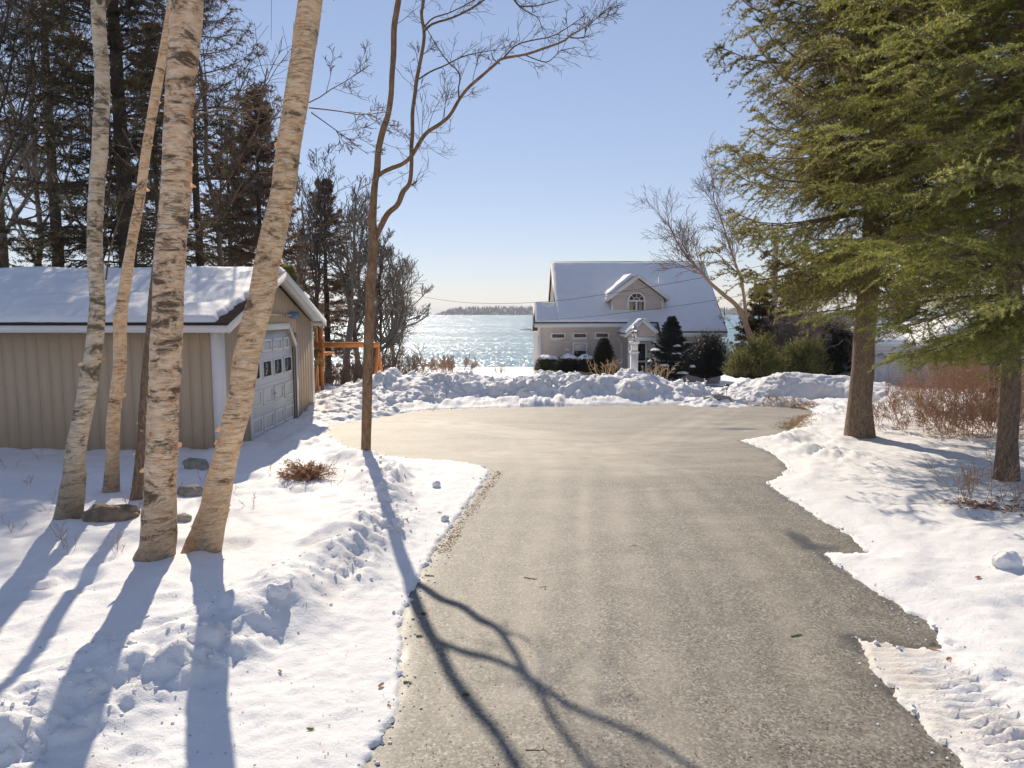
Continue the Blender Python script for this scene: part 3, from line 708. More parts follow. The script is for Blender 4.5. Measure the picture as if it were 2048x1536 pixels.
def build_birches():
    def seg(a, b, Y, dy=0): p = at(*a, Y); q = at(*b, Y + dy); return p, q - p, np.linalg.norm(q - p)
    birch('pale grey birch with dark mossy patches, standing apart beside the garage siding', [(140,1018,52),(148,960,44),(152,900,38),(166,830,35),(178,760,35),(186,715,33),(192,660,31),(195,600,29),(190,510,28),(191,430,28),(194,370,27),(200,300,28),(204,200,27),(204,140,26),(199,70,25),(196,0,25)], 8.25, 'birch_a', 1, 9.5,
          [(at(212,560,8.25), (.25,.1,.9), .9, .012)], 24)
    birch('thinnest pale birch with a wavy stem leaning towards the thick birch', [(222,975,32),(225,930,26),(226,850,25),(232,790,25),(239,740,24),(240,680,24),(240,640,24),(247,590,22),(261,500,19),(270,450,19),(279,400,18),(293,300,17),(309,200,17),(326,110,16),(345,0,15)], 9.3, 'birch_c', 2, 9.0, [], 40)
    birch('dark reddish birch stem half hidden behind the thick birch', [(281,975,34),(284,930,28),(288,860,24),(293,780,24),(300,700,22),(308,600,20),(318,500,18),(326,400,16),(334,300,14),(342,180,13),(350,0,11)], 8.9, 'spruce_bark', 3, 8.0, [], 60)
    p = at(375, 250, 6.6)
    birch('thickest birch with curling bark, upright in front of the garage', [(308,1128,84),(316,1090,70),(319,1020,65),(323,940,60),(325,880,59),(327,800,60),(333,700,59),(337,600,58),(341,500,57),(351,400,55),(356,300,53),(360,200,54),(367,100,56),(372,0,60)], 6.6, 'birch_b', 4, 9.5,
          [seg((385,235),(410,185),6.6,-.1) + (.022,), seg((385,230),(520,210),6.6,.5) + (.009,), seg((388,470),(420,440),6.6,.2) + (.008,), (at(372,350,6.6), (.5,.1,.1), .35, .006)], 130)
    birch('leaning birch with torn orange bark, its base nearest the driveway', [(404,1105,76),(416,1060,66),(429,1020,58),(441,960,52),(455,900,48),(469,840,49),(480,800,50),(496,700,49),(521,600,49),(540,500,48),(563,400,47),(577,300,45),(593,200,45),(607,100,45),(621,0,43)], 6.9, 'birch_c', 5, 10.0,
          [seg((618,205),(720,140),6.9,.5) + (.007,), seg((618,215),(760,236),6.9,.7) + (.009,), seg((622,225),(740,300),6.9,.3) + (.007,)], 110)
def build_maple():
    Y = 11.25; b = at(731, 938, Y); z0 = hz(b[0], b[1])
    root = thing('bare_maple', 'slender brown bare maple forking high up, on the snow point beside the driveway', 'tree', (b[0], b[1], z0))
    main = [(731,945,24),(733,850,23),(735,760,23),(737,700,23),(739,640,23),(742,560,22),(746,500,22),(747,470,20),(745,440,18),(749,375,15),(754,340,15),(757,300,14),(766,260,14),(776,230,12.5),(782,190,12),(784,150,12),(787,110,12),(788,60,13),(792,30,13),(797,0,12),(806,-60,11),(812,-140,9),(820,-240,7),(826,-360,4)]
    right = [(747,480,14),(755,466,13),(762,453,12.5),(775,428,13),(795,409,12),(806,384,12),(819,366,10),(823,331,9),(823,297,9),(825,266,8.5),(825,225,8.5),(830,187,8),(833,162,8.5),(839,131,8),(847,87,8),(848,62,7.5),(843,28,7),(847,0,7),(852,-80,6),(846,-200,4)]
    limb = [(755,352,9),(767,344,9.5),(781,337,10),(806,327,9),(825,309,8.5),(850,269,8.5),(881,247,8),(900,230,7.5),(919,198,7),(937,175,7),(962,153,6.5),(991,128,6),(1006,117,5.5),(1050,109,5),(1087,97,5),(1125,83,4),(1144,69,3.5),(1172,53,2.5),(1196,34,1.5)]
    subs = [([(1006,117,4),(1031,91,3.5),(1062,81,3),(1106,72,2.5),(1147,47,2),(1172,28,1.5)], 11.6), ([(848,62,6),(866,47,5.5),(900,37,5),(931,23,4.5),(968,0,4),(1000,-30,3)], 11.0), ([(847,56,4),(866,36,3.5),(900,25,3),(943,3,2.5),(980,-20,2)], 11.6),
            ([(838,158,4),(850,150,4),(865,141,4),(890,131,3.5),(916,117,3),(943,108,2.5),(990,100,1.5)], 11.0), ([(918,198,3.5),(917,175,3),(920,160,3),(916,142,3),(894,122,2.5),(865,78,2),(850,50,1.5)], 11.0),
            ([(1140,75,3),(1150,76,3),(1168,74,2.5),(1172,55,2),(1180,40,1.5)], 11.0), ([(1050,110,2.5),(1075,120,2.5),(1095,124,2.5),(1110,112,2),(1122,101,2),(1150,95,1.5)], 11.3),
            ([(823,371,5),(834,362,4)], 11.25), ([(1028,0,3),(1040,12,3),(1070,12,2.5),(1100,5,2),(1130,-4,1.5)], 11.6), ([(1010,-60,4),(1024,-10,3.5),(1045,18,2.5),(1075,35,2),(1085,60,1.2)], 11.5), ([(1000,128,3),(987,118,2.5),(983,105,1.5)], 11.4)]
    def stem(pts, Yo, dep):
        P, R = img_path(pts, Yo); s = np.linspace(0, 1, len(P)); P[:, 1] += dep * s; P[:, 0] *= P[:, 1] / Yo; P[:, 2] = EYE + (P[:, 2] - EYE) * P[:, 1] / Yo
        Q = spline(np.column_stack([P, R * .88]), max(8, len(pts) * 5)); return Q[:, :3], Q[:, 3]
    mb = MB(); P1, R1 = stem(main, Y, .0); path_trunk(mb, np.vstack([P1[0] - (0, 0, .3), P1]), np.append(R1[0] * 1.1, R1), 14, 61, .05, 7); part('trunk', mb, M['maple'], root, True)
    rng = np.random.default_rng(12); T = Twigs()
    for pts, dep, nm in ((right, .35, 'limb'), (limb, -.5, 'limb')):
        mb = MB(); P, R = stem(pts, Y, dep); path_trunk(mb, P, R, 9, 63, .06, 8); part(nm, mb, M['maple'], root, True)
        for i in range(16 if pts is limb else 9):
            s = rng.integers(int(len(P) * .25), len(P) - 1); t = P[min(s + 1, len(P) - 1)] - P[s]; t /= np.linalg.norm(t); v = rng.normal(0, 1, 3); v[1] *= .6; v -= v @ t * t; v /= np.linalg.norm(v); v[2] += .15
            f = s / len(P); sz = (.7 if pts is limb else .5) * rng.uniform(.4, 1)
            grow(T, P[s], t * .7 + v * .7, sz, .006, 2, rng, .0028, .2, .04, (3, 6), .55, .8, .2)
        for i in range(8): grow(T, P[-1], (P[-1] - P[-4]) + rng.normal(0, .03, 3), rng.uniform(.25, .6), .005, 1, rng, .0026, .2, .04, (3, 5))
    for pts, Yo in subs:
        P, R = stem(pts, Yo, 0); T.add(spline(P, 12), np.interp(np.linspace(0, 1, 12), np.linspace(0, 1, len(R)), R), 6)
        for i in range(9 if len(pts) > 3 else 1):
            s = rng.integers(len(P) // 4, len(P) - 1); t = P[s + 1] - P[s] if s + 1 < len(P) else P[s] - P[s - 1]; t /= np.linalg.norm(t); v = rng.normal(0, 1, 3); v[1] *= .6; v /= np.linalg.norm(v)
            grow(T, P[s] , t * .7 + v * .6, rng.uniform(.2, .5), .0045, 1, rng, .0026, .2, .04, (3, 6), .55, .8, .2)
        P[-1]; grow(T, P[-1], P[-1] - P[-3], rng.uniform(.2, .45), .004, 1, rng, .0026, .2, .04, (3, 5))
    for q in ((750,430),(753,330),(760,283),(786,130),(790,50),(745,500),(822,340),(826,262),(830,200)):
        v = rng.normal(0, 1, 3); v[1] *= .4; grow(T, at(q[0], q[1], Y), v, rng.uniform(.4, .8), .0055, 2, rng, .0026, .2, .04, (2, 4), .55)
    part('branches', T.mb(), M['branch'], root)
def build_right_spruces():
    a = at(1718, 888, 13.5)
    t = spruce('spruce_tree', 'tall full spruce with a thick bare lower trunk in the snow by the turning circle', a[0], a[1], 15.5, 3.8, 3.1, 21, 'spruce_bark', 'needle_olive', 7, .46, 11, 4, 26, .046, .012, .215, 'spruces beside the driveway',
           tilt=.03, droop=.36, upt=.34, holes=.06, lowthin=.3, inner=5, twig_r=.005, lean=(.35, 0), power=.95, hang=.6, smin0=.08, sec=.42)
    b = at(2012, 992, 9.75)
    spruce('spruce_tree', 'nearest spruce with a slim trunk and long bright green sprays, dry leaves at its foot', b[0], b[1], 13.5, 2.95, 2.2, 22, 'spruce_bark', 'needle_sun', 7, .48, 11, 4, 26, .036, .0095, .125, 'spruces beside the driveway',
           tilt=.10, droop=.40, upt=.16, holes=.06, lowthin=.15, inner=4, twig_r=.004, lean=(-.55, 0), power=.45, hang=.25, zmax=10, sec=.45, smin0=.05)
    c = at(1976, 866, 15.2)
    spruce('spruce_tree', 'thin dark spruce stem among the red brambles behind the nearest spruce', c[0], c[1], 12, 1.6, 2.9, 23, 'dark_bark', 'needle_olive', 5, .7, 7, 3, 10, .06, .012, .11, 'spruces beside the driveway', holes=.25, twig_r=.005)
    d = at(2150, 880, 14.0)
    spruce('spruce_tree', 'shaded spruce at the edge of the bramble thicket, its trunk out of sight', d[0], d[1], 14, 2.9, 2.2, 24, 'dark_bark', 'needle_olive', 6, .6, 9, 5, 11, .036, .013, .18, 'spruces beside the driveway', holes=.1, twig_r=.006)
def build_left_forest():
    G = 'dark spruces behind the garage'
    def sp(px, Y, label, h, r, zc, seed, **k): q = at(px, 700, Y); return spruce('spruce_tree', label, q[0], q[1], h, r, zc, seed, group=G, **k)
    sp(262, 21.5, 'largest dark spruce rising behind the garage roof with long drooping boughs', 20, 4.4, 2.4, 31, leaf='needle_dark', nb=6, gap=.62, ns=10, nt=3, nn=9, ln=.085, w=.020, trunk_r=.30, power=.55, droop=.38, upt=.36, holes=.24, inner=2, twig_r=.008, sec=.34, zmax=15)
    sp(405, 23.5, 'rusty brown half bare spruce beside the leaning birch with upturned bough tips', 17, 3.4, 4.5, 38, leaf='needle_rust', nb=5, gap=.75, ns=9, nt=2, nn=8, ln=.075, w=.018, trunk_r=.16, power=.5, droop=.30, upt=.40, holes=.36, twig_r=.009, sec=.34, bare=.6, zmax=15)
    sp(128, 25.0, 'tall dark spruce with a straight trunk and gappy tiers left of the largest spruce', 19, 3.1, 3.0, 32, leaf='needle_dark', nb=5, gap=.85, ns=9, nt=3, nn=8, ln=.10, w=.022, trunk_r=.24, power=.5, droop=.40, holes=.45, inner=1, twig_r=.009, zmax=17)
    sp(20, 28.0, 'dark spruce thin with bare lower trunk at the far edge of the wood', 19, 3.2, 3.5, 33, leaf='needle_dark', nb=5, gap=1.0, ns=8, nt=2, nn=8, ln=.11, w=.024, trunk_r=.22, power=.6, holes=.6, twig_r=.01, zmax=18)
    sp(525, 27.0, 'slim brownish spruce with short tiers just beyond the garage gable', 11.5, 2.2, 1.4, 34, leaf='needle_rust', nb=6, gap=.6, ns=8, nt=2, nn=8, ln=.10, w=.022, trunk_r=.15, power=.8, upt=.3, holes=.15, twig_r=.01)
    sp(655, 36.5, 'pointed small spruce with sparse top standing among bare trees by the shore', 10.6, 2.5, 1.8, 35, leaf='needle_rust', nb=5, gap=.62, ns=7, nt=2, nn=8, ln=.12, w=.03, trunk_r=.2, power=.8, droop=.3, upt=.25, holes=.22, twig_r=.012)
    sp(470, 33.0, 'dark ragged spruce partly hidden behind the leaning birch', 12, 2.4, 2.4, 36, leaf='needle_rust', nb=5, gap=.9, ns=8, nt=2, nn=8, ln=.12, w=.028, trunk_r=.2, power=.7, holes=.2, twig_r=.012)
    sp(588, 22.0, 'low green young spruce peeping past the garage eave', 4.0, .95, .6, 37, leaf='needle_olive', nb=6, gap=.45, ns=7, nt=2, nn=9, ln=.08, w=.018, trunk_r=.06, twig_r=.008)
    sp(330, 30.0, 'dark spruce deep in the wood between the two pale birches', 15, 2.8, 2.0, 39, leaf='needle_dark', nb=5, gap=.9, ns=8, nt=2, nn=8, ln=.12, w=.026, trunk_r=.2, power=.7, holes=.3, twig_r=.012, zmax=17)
    G2 = 'bare trees behind the garage'
    def bt(px, Y, label, h, seed, bark='branch', **k): q = at(px, 700, Y); return bare_tree('bare_tree', label, q[0], q[1], h, seed, bark, group=G2, **k)
    bt(42, 19.5, 'tall straight dark bare tree with upswept twigs by the edge of the wood', 14, 41, 'dark_bark', r=.10, rmin=.007, up=.2)
    bt(8, 22.0, 'grey bare tree at the outermost edge of the wood', 14, 42, 'grey_bark', r=.16, rmin=.008)
    bt(85, 23.0, 'pale grey forked bare tree in front of the dark spruces', 13, 43, 'grey_bark', r=.12, rmin=.008, lean=(.8, 0))
    bt(178, 22.5, 'thin bare sapling with feathery twigs between the dark spruces', 11, 44, 'branch', r=.09, rmin=.007)
    bt(450, 21.5, 'fine twigged bare tree spreading against the sky between two birches', 12.5, 45, 'branch', r=.10, rmin=.006, nch=(6, 9), up=.1)
    bt(560, 30.0, 'bare grey tree behind the leaning birch', 11, 46, 'grey_bark', r=.12, rmin=.010)
    bt(612, 34.0, 'bare tree with crooked grey limbs beside the playset', 8.6, 47, 'grey_bark', r=.15, rmin=.012, nch=(6, 8))
    bt(688, 35.0, 'two stemmed pale bare tree by the shore behind the orange beam', 8.8, 48, 'grey_bark', r=.20, rmin=.012, lean=(.5, 0), nch=(6, 8))
    bt(712, 37.0, 'rough brown bare tree with dense upright twigs near the shore', 8.4, 49, 'grey_bark', r=.16, rmin=.012, nch=(6, 9))
    q0 = at(735, 742, 34); q1 = at(752, 695, 34); q2 = at(795, 660, 34); q3 = at(808, 600, 34.4); q4 = at(775, 500, 34.6)
    bare_tree('bare_tree', 'bare shore tree leaning over the water behind the maple', q0[0], 34, 7.0, 50, 'grey_bark', r=.13, group=G2, trunk=[q0, q1, q2, q3, q4], first=.12, rmin=.011, nch=(6, 8), nlimb=20, limb=.36, spread=1.0)
    bt(790, 38.0, 'low wide crowned bare tree nearest the open water', 6.4, 51, 'grey_bark', r=.12, rmin=.012, nch=(6, 9), spread=1.1, first=.15, nlimb=18)
    bt(640, 31.0, 'straight bare sapling rising behind the orange playset post', 9.0, 52, 'dark_bark', r=.10, rmin=.010)
    bt(755, 37.5, 'tangled bare thicket tree just behind the maple trunk', 7.5, 53, 'branch', r=.11, rmin=.012, nch=(6, 9), first=.12, nlimb=18)
def shrub_twigs(name, label, x, y, w, h, seed, mat='red_stem', n=26, lev=2, r=.008, rmin=.005, group=None, cat='shrub', z0=None, wd=None, up=.12, nch=(3, 5), ratio=.55, lean=.45):
    rng = np.random.default_rng(seed); z0 = hz(x, y) - .03 if z0 is None else z0; T = Twigs(); wd = wd or w
    for i in range(n):
        a = rng.uniform(0, 2 * PI); q = rng.uniform(0, 1) ** .5
        b = (x + w * .5 * q * math.cos(a), y + wd * .5 * q * math.sin(a), z0)
        grow(T, b, (lean * math.cos(a) * q + rng.normal(0, .22), lean * math.sin(a) * q + rng.normal(0, .22), 1), h * rng.uniform(.5, 1.05) * .8, r, lev, rng, rmin, .14, up, nch, ratio, .75, .25)
    return solo(name, T.mb(), M[mat], label, cat, (x, y, z0), group)
def shrub_leafy(name, label, x, y, w, d, h, seed, leaf, n=900, nn=9, ln=.07, w_=.018, up=.7, group=None, caps=0, cone=False, seg=.16, z0=None, stem='dark_bark', ragged=.25):
    rng = np.random.default_rng(seed); z0 = hz(x, y) - .05 if z0 is None else z0
    root = thing(name, label, 'shrub', (x, y, z0), group)
    a = rng.uniform(0, 2 * PI, n); u = rng.random(n); q = rng.random(n) ** .45
    if cone: zz = h * (u ** 1.15); rr = (1 - (zz / h) ** 1.7) ** .6 * q
    else:
        el = np.arcsin(rng.uniform(-.12, 1, n)); rr = np.cos(el) * q; zz = h * .12 + h * .88 * np.clip(np.sin(el), 0, 1) * q
    lump = 1 + ragged * noise3(np.cos(a) * 2.2 * rr, np.sin(a) * 2.2 * rr, zz * 1.8, seed)
    P = np.stack([x + w / 2 * rr * np.cos(a) * lump, y + d / 2 * rr * np.sin(a) * lump, z0 + np.maximum(zz * lump, .03)], -1)
    D = np.stack([np.cos(a) * (1 - up) * 1.3, np.sin(a) * (1 - up) * 1.3, np.full(n, up)], -1) + rng.normal(0, .22, (n, 3)); D /= np.linalg.norm(D, axis=1, keepdims=True)
    L = seg * rng.uniform(.6, 1.4, (n, 1))
    base = np.array([x, y, z0]) + (P - np.array([x, y, z0])) * .55
    T = Twigs(); k = rng.random(n) < .35
    T.many(np.stack([np.stack([x + (P[k, 0] - x) * .12, y + (P[k, 1] - y) * .12, np.full(k.sum(), z0)], -1), base[k] * .7 + np.array([x, y, z0]) * .3, P[k], P[k] + D[k] * L[k]], 1), np.broadcast_to(np.array([.014, .009, .006, .003]), (k.sum(), 4)), 3)
    part('stems', T.mb(), M[stem], root)
    t = np.clip(.5 + .45 * noise3(P[:, 0] * 3, P[:, 1] * 3, P[:, 2] * 3, seed) + rng.normal(0, .12, n), 0, 1)
    V, F, t = needles(P, P + D * L, nn, ln, w_, rng, .5, t); mb = MB(); mb.add(V, F, t); part('foliage', mb, M[leaf], root, tint=True)
    for i in range(caps):             # settled snow
        ca = rng.uniform(PI, 2 * PI) if caps > 1 else 0; q = (.30 if caps > 1 else 0)
        cx = x + w * q * math.cos(ca); cy = y + d * q * math.sin(ca) * .8; zc = z0 + (h * (.93 if not cone else rng.uniform(.25, .75)))
        rw = w * (.44 if caps == 1 else rng.uniform(.10, .2)); rd = d * (.42 if caps == 1 else .16); th = .16 if caps == 1 else .07
        snow_blob('snow_cap', (cx, cy, zc), rw, rd, th, seed + i, root)
    return root
def snow_blob(name, c, rw, rd, th, seed, root):
    X, Y = np.meshgrid(np.linspace(-1.05, 1.05, 26), np.linspace(-1.05, 1.05, 20)); an = np.arctan2(Y, X)
    rr = np.sqrt(X * X + Y * Y) / (1 + .16 * noise2(np.cos(an) * 2, np.sin(an) * 2, seed))
    h = np.clip(1 - rr ** 2, 0, 1) ** .5
    Z = c[2] + th * h * (1 + .3 * noise2(X * 2, Y * 2, seed)) - .45 * th * rr ** 2
    mb = grid_mesh(c[0] + X * rw, c[1] + Y * rd, Z); keep = (rr < 1.04).ravel(); F = mb.f[0]; mb.f = [F[keep[F].all(1)]]
    part(name, mb, M['snow'], root, True)
# ------------------------------------------------------------------ buildings
def snow_slab(mb, p00, p10, p11, p01, th, nu, nv, seed, wav=.35, edge=.12):
    p00, p10, p11, p01 = [np.array(p, float) for p in (p00, p10, p11, p01)]
    u, v = np.meshgrid(np.linspace(0, 1, nu), np.linspace(0, 1, nv))
    P = (p00 * ((1-u)*(1-v))[..., None] + p10 * (u*(1-v))[..., None] + p11 * (u*v)[..., None] + p01 * ((1-u)*v)[..., None])
    n = np.cross(p10 - p00, p01 - p00); n /= np.linalg.norm(n); n = n if n[2] > 0 else -n
    lu = np.linalg.norm(p10 - p00); lv = np.linalg.norm(p01 - p00)
    de = np.minimum(np.minimum(u, 1 - u) * lu, np.minimum(v, 1 - v) * lv)
    f = np.clip(1 - (1 - np.clip(de / edge, 0, 1)) ** 2, 0, 1) ** .5
    w = 1 + wav * fbm2(P[..., 0] * 1.1, (P[..., 1] + P[..., 2]) * 1.6, 4, seed)
    # edges wander a little
    inward = (1 - np.clip(de / (edge * 2), 0, 1)) * wav * .25 * (fbm2(P[..., 0] * 3 + P[..., 1] * 2, P[..., 1] * 3 + P[..., 2], 3, seed + 5))
    c = (p00 + p10 + p11 + p01) / 4
    P = P + (c - P) * np.clip(inward, 0, .2)[..., None] * .15
    P = P + n * (th * f * w + .004)[..., None]
    i = np.arange(nv - 1)[:, None] * nu + np.arange(nu - 1)[None]
    mb.add(P.reshape(-1, 3), np.stack([i, i + 1, i + nu + 1, i + nu], -1).reshape(-1, 4))
def clap(mb, o, d, nrm, x0f, x1f, z0, z1, lap=.115, out=.014):      # lapped boards on a wall: o origin, d along, widths by height
    o = np.array(o, float); d = np.array(d, float); nrm = np.array(nrm, float); z = z0
    while z < z1 - 1e-6:
        t = min(z + lap, z1); a0, a1 = x0f(z), x1f(z); b0, b1 = x0f(t), x1f(t)
        if a1 - a0 > .01:
            up = np.array([0, 0, 1.0])
            V = [o + d * a0 + up * z + nrm * out, o + d * a1 + up * z + nrm * out, o + d * b1 + up * t + nrm * .002, o + d * b0 + up * t + nrm * .002, o + d * a0 + up * z, o + d * a1 + up * z]
            mb.add(V, [(0, 1, 2, 3), (4, 5, 1, 0)])
        z += lap
def build_garage():
    X0, X1, Y0, Y1, zt = -16.5, -5.0, 12.2, 17.8, 2.34
    ym = (Y0 + Y1) / 2; pk = 3.27
    g = thing('garage', 'tan board sided garage with a snowy gable roof and white overhead door', 'garage', (X1, Y0, 0))
    mb = MB()
    mb.box((X0, Y0 + .02, -.1), (X1 - .11, Y1 - .03, zt - .06))
    mb.prism([(X1 - .3, Y0 + .1, zt - .06), (X1 - .3, Y1 - .1, zt - .06), (X1 - .3, ym, pk - .12)], (.268, 0, 0))
    mb.prism([(X0, Y0 + .1, zt - .06), (X0, Y1 - .1, zt - .06), (X0, ym, pk - .12)], (.3, 0, 0))
    x = X1 - .16
    while x > X0 + .3:                 # near wall: grooved boards
        mb.box((x - .1955, Y0, -.1), (x - .0, Y0 + .021, zt - .05)); x -= .2
    y = Y0 + .13
    DY0, DY1, DZ = 13.55, 16.35, 2.14
    while y < Y1 - .05:                # door wall boards, cut round the door
        a, b = y, min(y + .195, Y1 - .02)
        top = lambda q: zt - .02 + (pk - zt) * (1 - abs(q - ym) / (ym - Y0)) - .08
        lo = -.1 if (b < DY0 or a > DY1) else DZ
        if a < DY0 < b or a < DY1 < b: lo = DZ - .1
        if a < ym < b: mb.prism([(X1 - .03, a, lo), (X1 - .03, b, lo), (X1 - .03, b, top(b)), (X1 - .03, ym, top(ym)), (X1 - .03, a, top(a))], (.03, 0, 0))
        else: mb.prism([(X1 - .03, a, lo), (X1 - .03, b, lo), (X1 - .03, b, top(b)), (X1 - .03, a, top(a))], (.03, 0, 0))
        y += .2
    part('wall', mb, M['tan_siding'], g)
    t = MB(); t.prism([(X1 - .16, Y0, -.1), (X1 - .16, Y0 - .022, -.1), (X1 + .022, Y0 - .022, -.1), (X1 + .022, Y0 + .12, -.1), (X1, Y0 + .12, -.1), (X1, Y0, -.1)], (0, 0, zt + .05)); part('corner_trim', t, M['white'], g)
    t = MB(); t.box((X1, Y1 - .12, -.1), (X1 + .022, Y1 + .02, zt - .05)); part('corner_trim', t, M['white'], g)
    # roof with overhangs, fascia, dark drip edge
    ov, og = .30, .28; sl = (pk - zt) / (ym - Y0)
    zE = zt - sl * ov
    r = MB()
    for sgn, ye in ((-1, Y0 - ov), (1, Y1 + ov)):
        r.prism([(X0 - .3, ye, zE + .035), (X0 - .3, ym, pk + .035), (X0 - .3, ym, pk + .10), (X0 - .3, ye, zE + .10)], (X1 + og - X0 + .3, 0, 0))
    part('roof', r, M['shingle'], g)
    f = MB()
    f.box((X0 - .3, Y0 - ov - .022, zE - .075), (X1 + og - .02, Y0 - ov, zE + .045)); f.box((X0 - .3, Y1 + ov, zE - .075), (X1 + og - .02, Y1 + ov + .022, zE + .045))
    f.box((X0, Y0 - ov, zE - .07), (X1, Y0 - .001, zE - .045))
    for ye in (Y0 - ov - .022, Y1 + ov + .022):
        f.prism([(X1 + og - .02, ye, zE - .085), (X1 + og - .02, ym, pk - .07), (X1 + og - .02, ym, pk + .085), (X1 + og - .02, ye, zE + .07)], (.025, 0, 0))
        f.prism([(X1 + .002, ye + (.3 if ye < ym else -.3), zE + .045), (X1 + .002, ym, pk - .03), (X1 + .002, ym, pk + .0), (X1 + .002, ye + (.3 if ye < ym else -.3), zE + .075)], (og - .03, 0, 0))
    part('fascia', f, M['white'], g)
    e = MB(); e.box((X0 - .3, Y0 - ov - .035, zE + .06), (X1 + og, Y0 - ov - .004, zE + .094)); part('drip_edge', e, M['dark_edge'], g)
    s = MB()
    snow_slab(s, (X0 - .3, Y0 - ov - .02, zE + .095), (X1 + .05, Y0 - ov - .02, zE + .095), (X1 + og - .02, ym + .04, pk + .10), (X0 - .3, ym + .04, pk + .10), .10, 190, 46, 3, .5, .10)
    snow_slab(s, (X0 - .3, Y1 + ov - .1, zE + .12), (X1 + .1, Y1 + ov - .1, zE + .12), (X1 + og - .06, ym - .04, pk + .10), (X0 - .3, ym - .04, pk + .10), .09, 60, 20, 4, .4, .12)
    part('roof_snow', s, M['snow'], g, True)
    # overhead door set back in a frame with clipped corners
    c = .42
    d = MB(); xb = X1 - .05
    d.prism([(xb, DY0, -.08), (xb, DY1, -.08), (xb, DY1, DZ - c), (xb, DY1 - c, DZ), (xb, DY0 + c, DZ), (xb, DY0, DZ - c)], (-.05, 0, 0))
    for k in range(4):
        z0 = .0 + k * .535
        d.box((xb, DY0 + .01, z0 + .50), (xb + .006, DY1 - .01, z0 + .522)) if k < 3 else None
        for j in range(4):
            ya = DY0 + .08 + j * .68; yb = ya + .58
            if k == 2: continue
            if k == 3 and j in (0, 3): ya, yb = ya + (.2 if j == 0 else 0), yb - (.2 if j == 3 else 0)
            zz0, zz1 = z0 + .09, z0 + (.43 if k < 3 else .36)
            d.ring([(xb, ya, zz0), (xb, yb, zz0), (xb, yb, zz1), (xb, ya, zz1)], [(xb, ya + .05, zz0 + .05), (xb, yb - .05, zz0 + .05), (xb, yb - .05, zz1 - .05), (xb, ya + .05, zz1 - .05)], (.016, 0, 0))
    door = part('garage_door', d, M['door_white'], g)
    for j in range(4):
        ya = DY0 + .13 + j * .68; yb = ya + .46; z0, z1 = 1.20, 1.50
        w = MB(); w.ring([(xb, ya - .03, z0 - .03), (xb, yb + .03, z0 - .03), (xb, yb + .03, z1 + .03), (xb, ya - .03, z1 + .03)], [(xb, ya, z0), (xb, yb, z0), (xb, yb, z1), (xb, ya, z1)], (.02, 0, 0)); part('window_frame', w, M['white'], door)
        w = MB(); w.box((xb + .001, ya, z0), (xb + .006, yb, z1)); part('window_pane', w, M['glass'], door)
    h = MB(); h.box((xb + .018, 14.9, .78), (xb + .045, 15.06, .81)); h.box((xb + .001, 14.9, .78), (xb + .018, 14.92, .81)); h.box((xb + .001, 15.04, .78), (xb + .018, 15.06, .81)); part('handle', h, M['brass'], door)
    t = MB(); w = .13
    out = [(X1, DY0 - w, -.1), (X1, DY0 - w, DZ - c + .06), (X1, DY0 + c - .06, DZ + w), (X1, DY1 - c + .06, DZ + w), (X1, DY1 + w, DZ - c + .06), (X1, DY1 + w, -.1)]
    inn = [(X1, DY0, -.1), (X1, DY0, DZ - c), (X1, DY0 + c, DZ), (X1, DY1 - c, DZ), (X1, DY1, DZ - c), (X1, DY1, -.1)]
    for k in range(5): t.prism([out[k], out[k + 1], inn[k + 1], inn[k]], (.024, 0, 0))
    part('door_trim', t, M['white'], g)
    t = MB()
    for k in range(5):
        a, b = inn[k], inn[k + 1]; t.add([(X1 + .02, a[1], a[2]), (X1 + .02, b[1], b[2]), (X1 - .09, b[1], b[2]), (X1 - .09, a[1], a[2])], [(0, 1, 2, 3)])
    part('door_jamb', t, M['tan_siding'], g)
    t = MB(); t.box((X1 - .049, DY1 - .03, -.08), (X1 - .04, DY1 - .002, DZ - c)); part('weather_strip', t, M['dark_edge'], g)
    # oar hung on the gable
    o = thing('oar', 'blue bladed wooden oar hung level above the garage door', 'oar', (X1 + .06, 14.6, 2.47))
    sh = MB(); sh.tube([(X1 + .055, 13.4, 2.47), (X1 + .055, 15.95, 2.44)], [.020, .024], 10); sh.tube([(X1 + .055, 13.28, 2.47), (X1 + .055, 13.42, 2.47)], .017, 10); part('shaft', sh, M['bleached_wood'], o, True)
    b = MB(); pr = [(15.85, .03), (15.98, .065), (16.2, .085), (16.5, .085), (16.56, .075)]
    P = [(X1 + .04, y, 2.44 + w) for y, w in pr] + [(X1 + .04, y, 2.44 - w) for y, w in pr[::-1]]; b.prism(P, (.028, 0, 0)); part('blade', b, M['blue_paint'], o)
    for y in (13.8, 15.5): b = MB(); b.box((X1, y, 2.42), (X1 + .085, y + .02, 2.445)); part('bracket', b, M['dark_edge'], o)

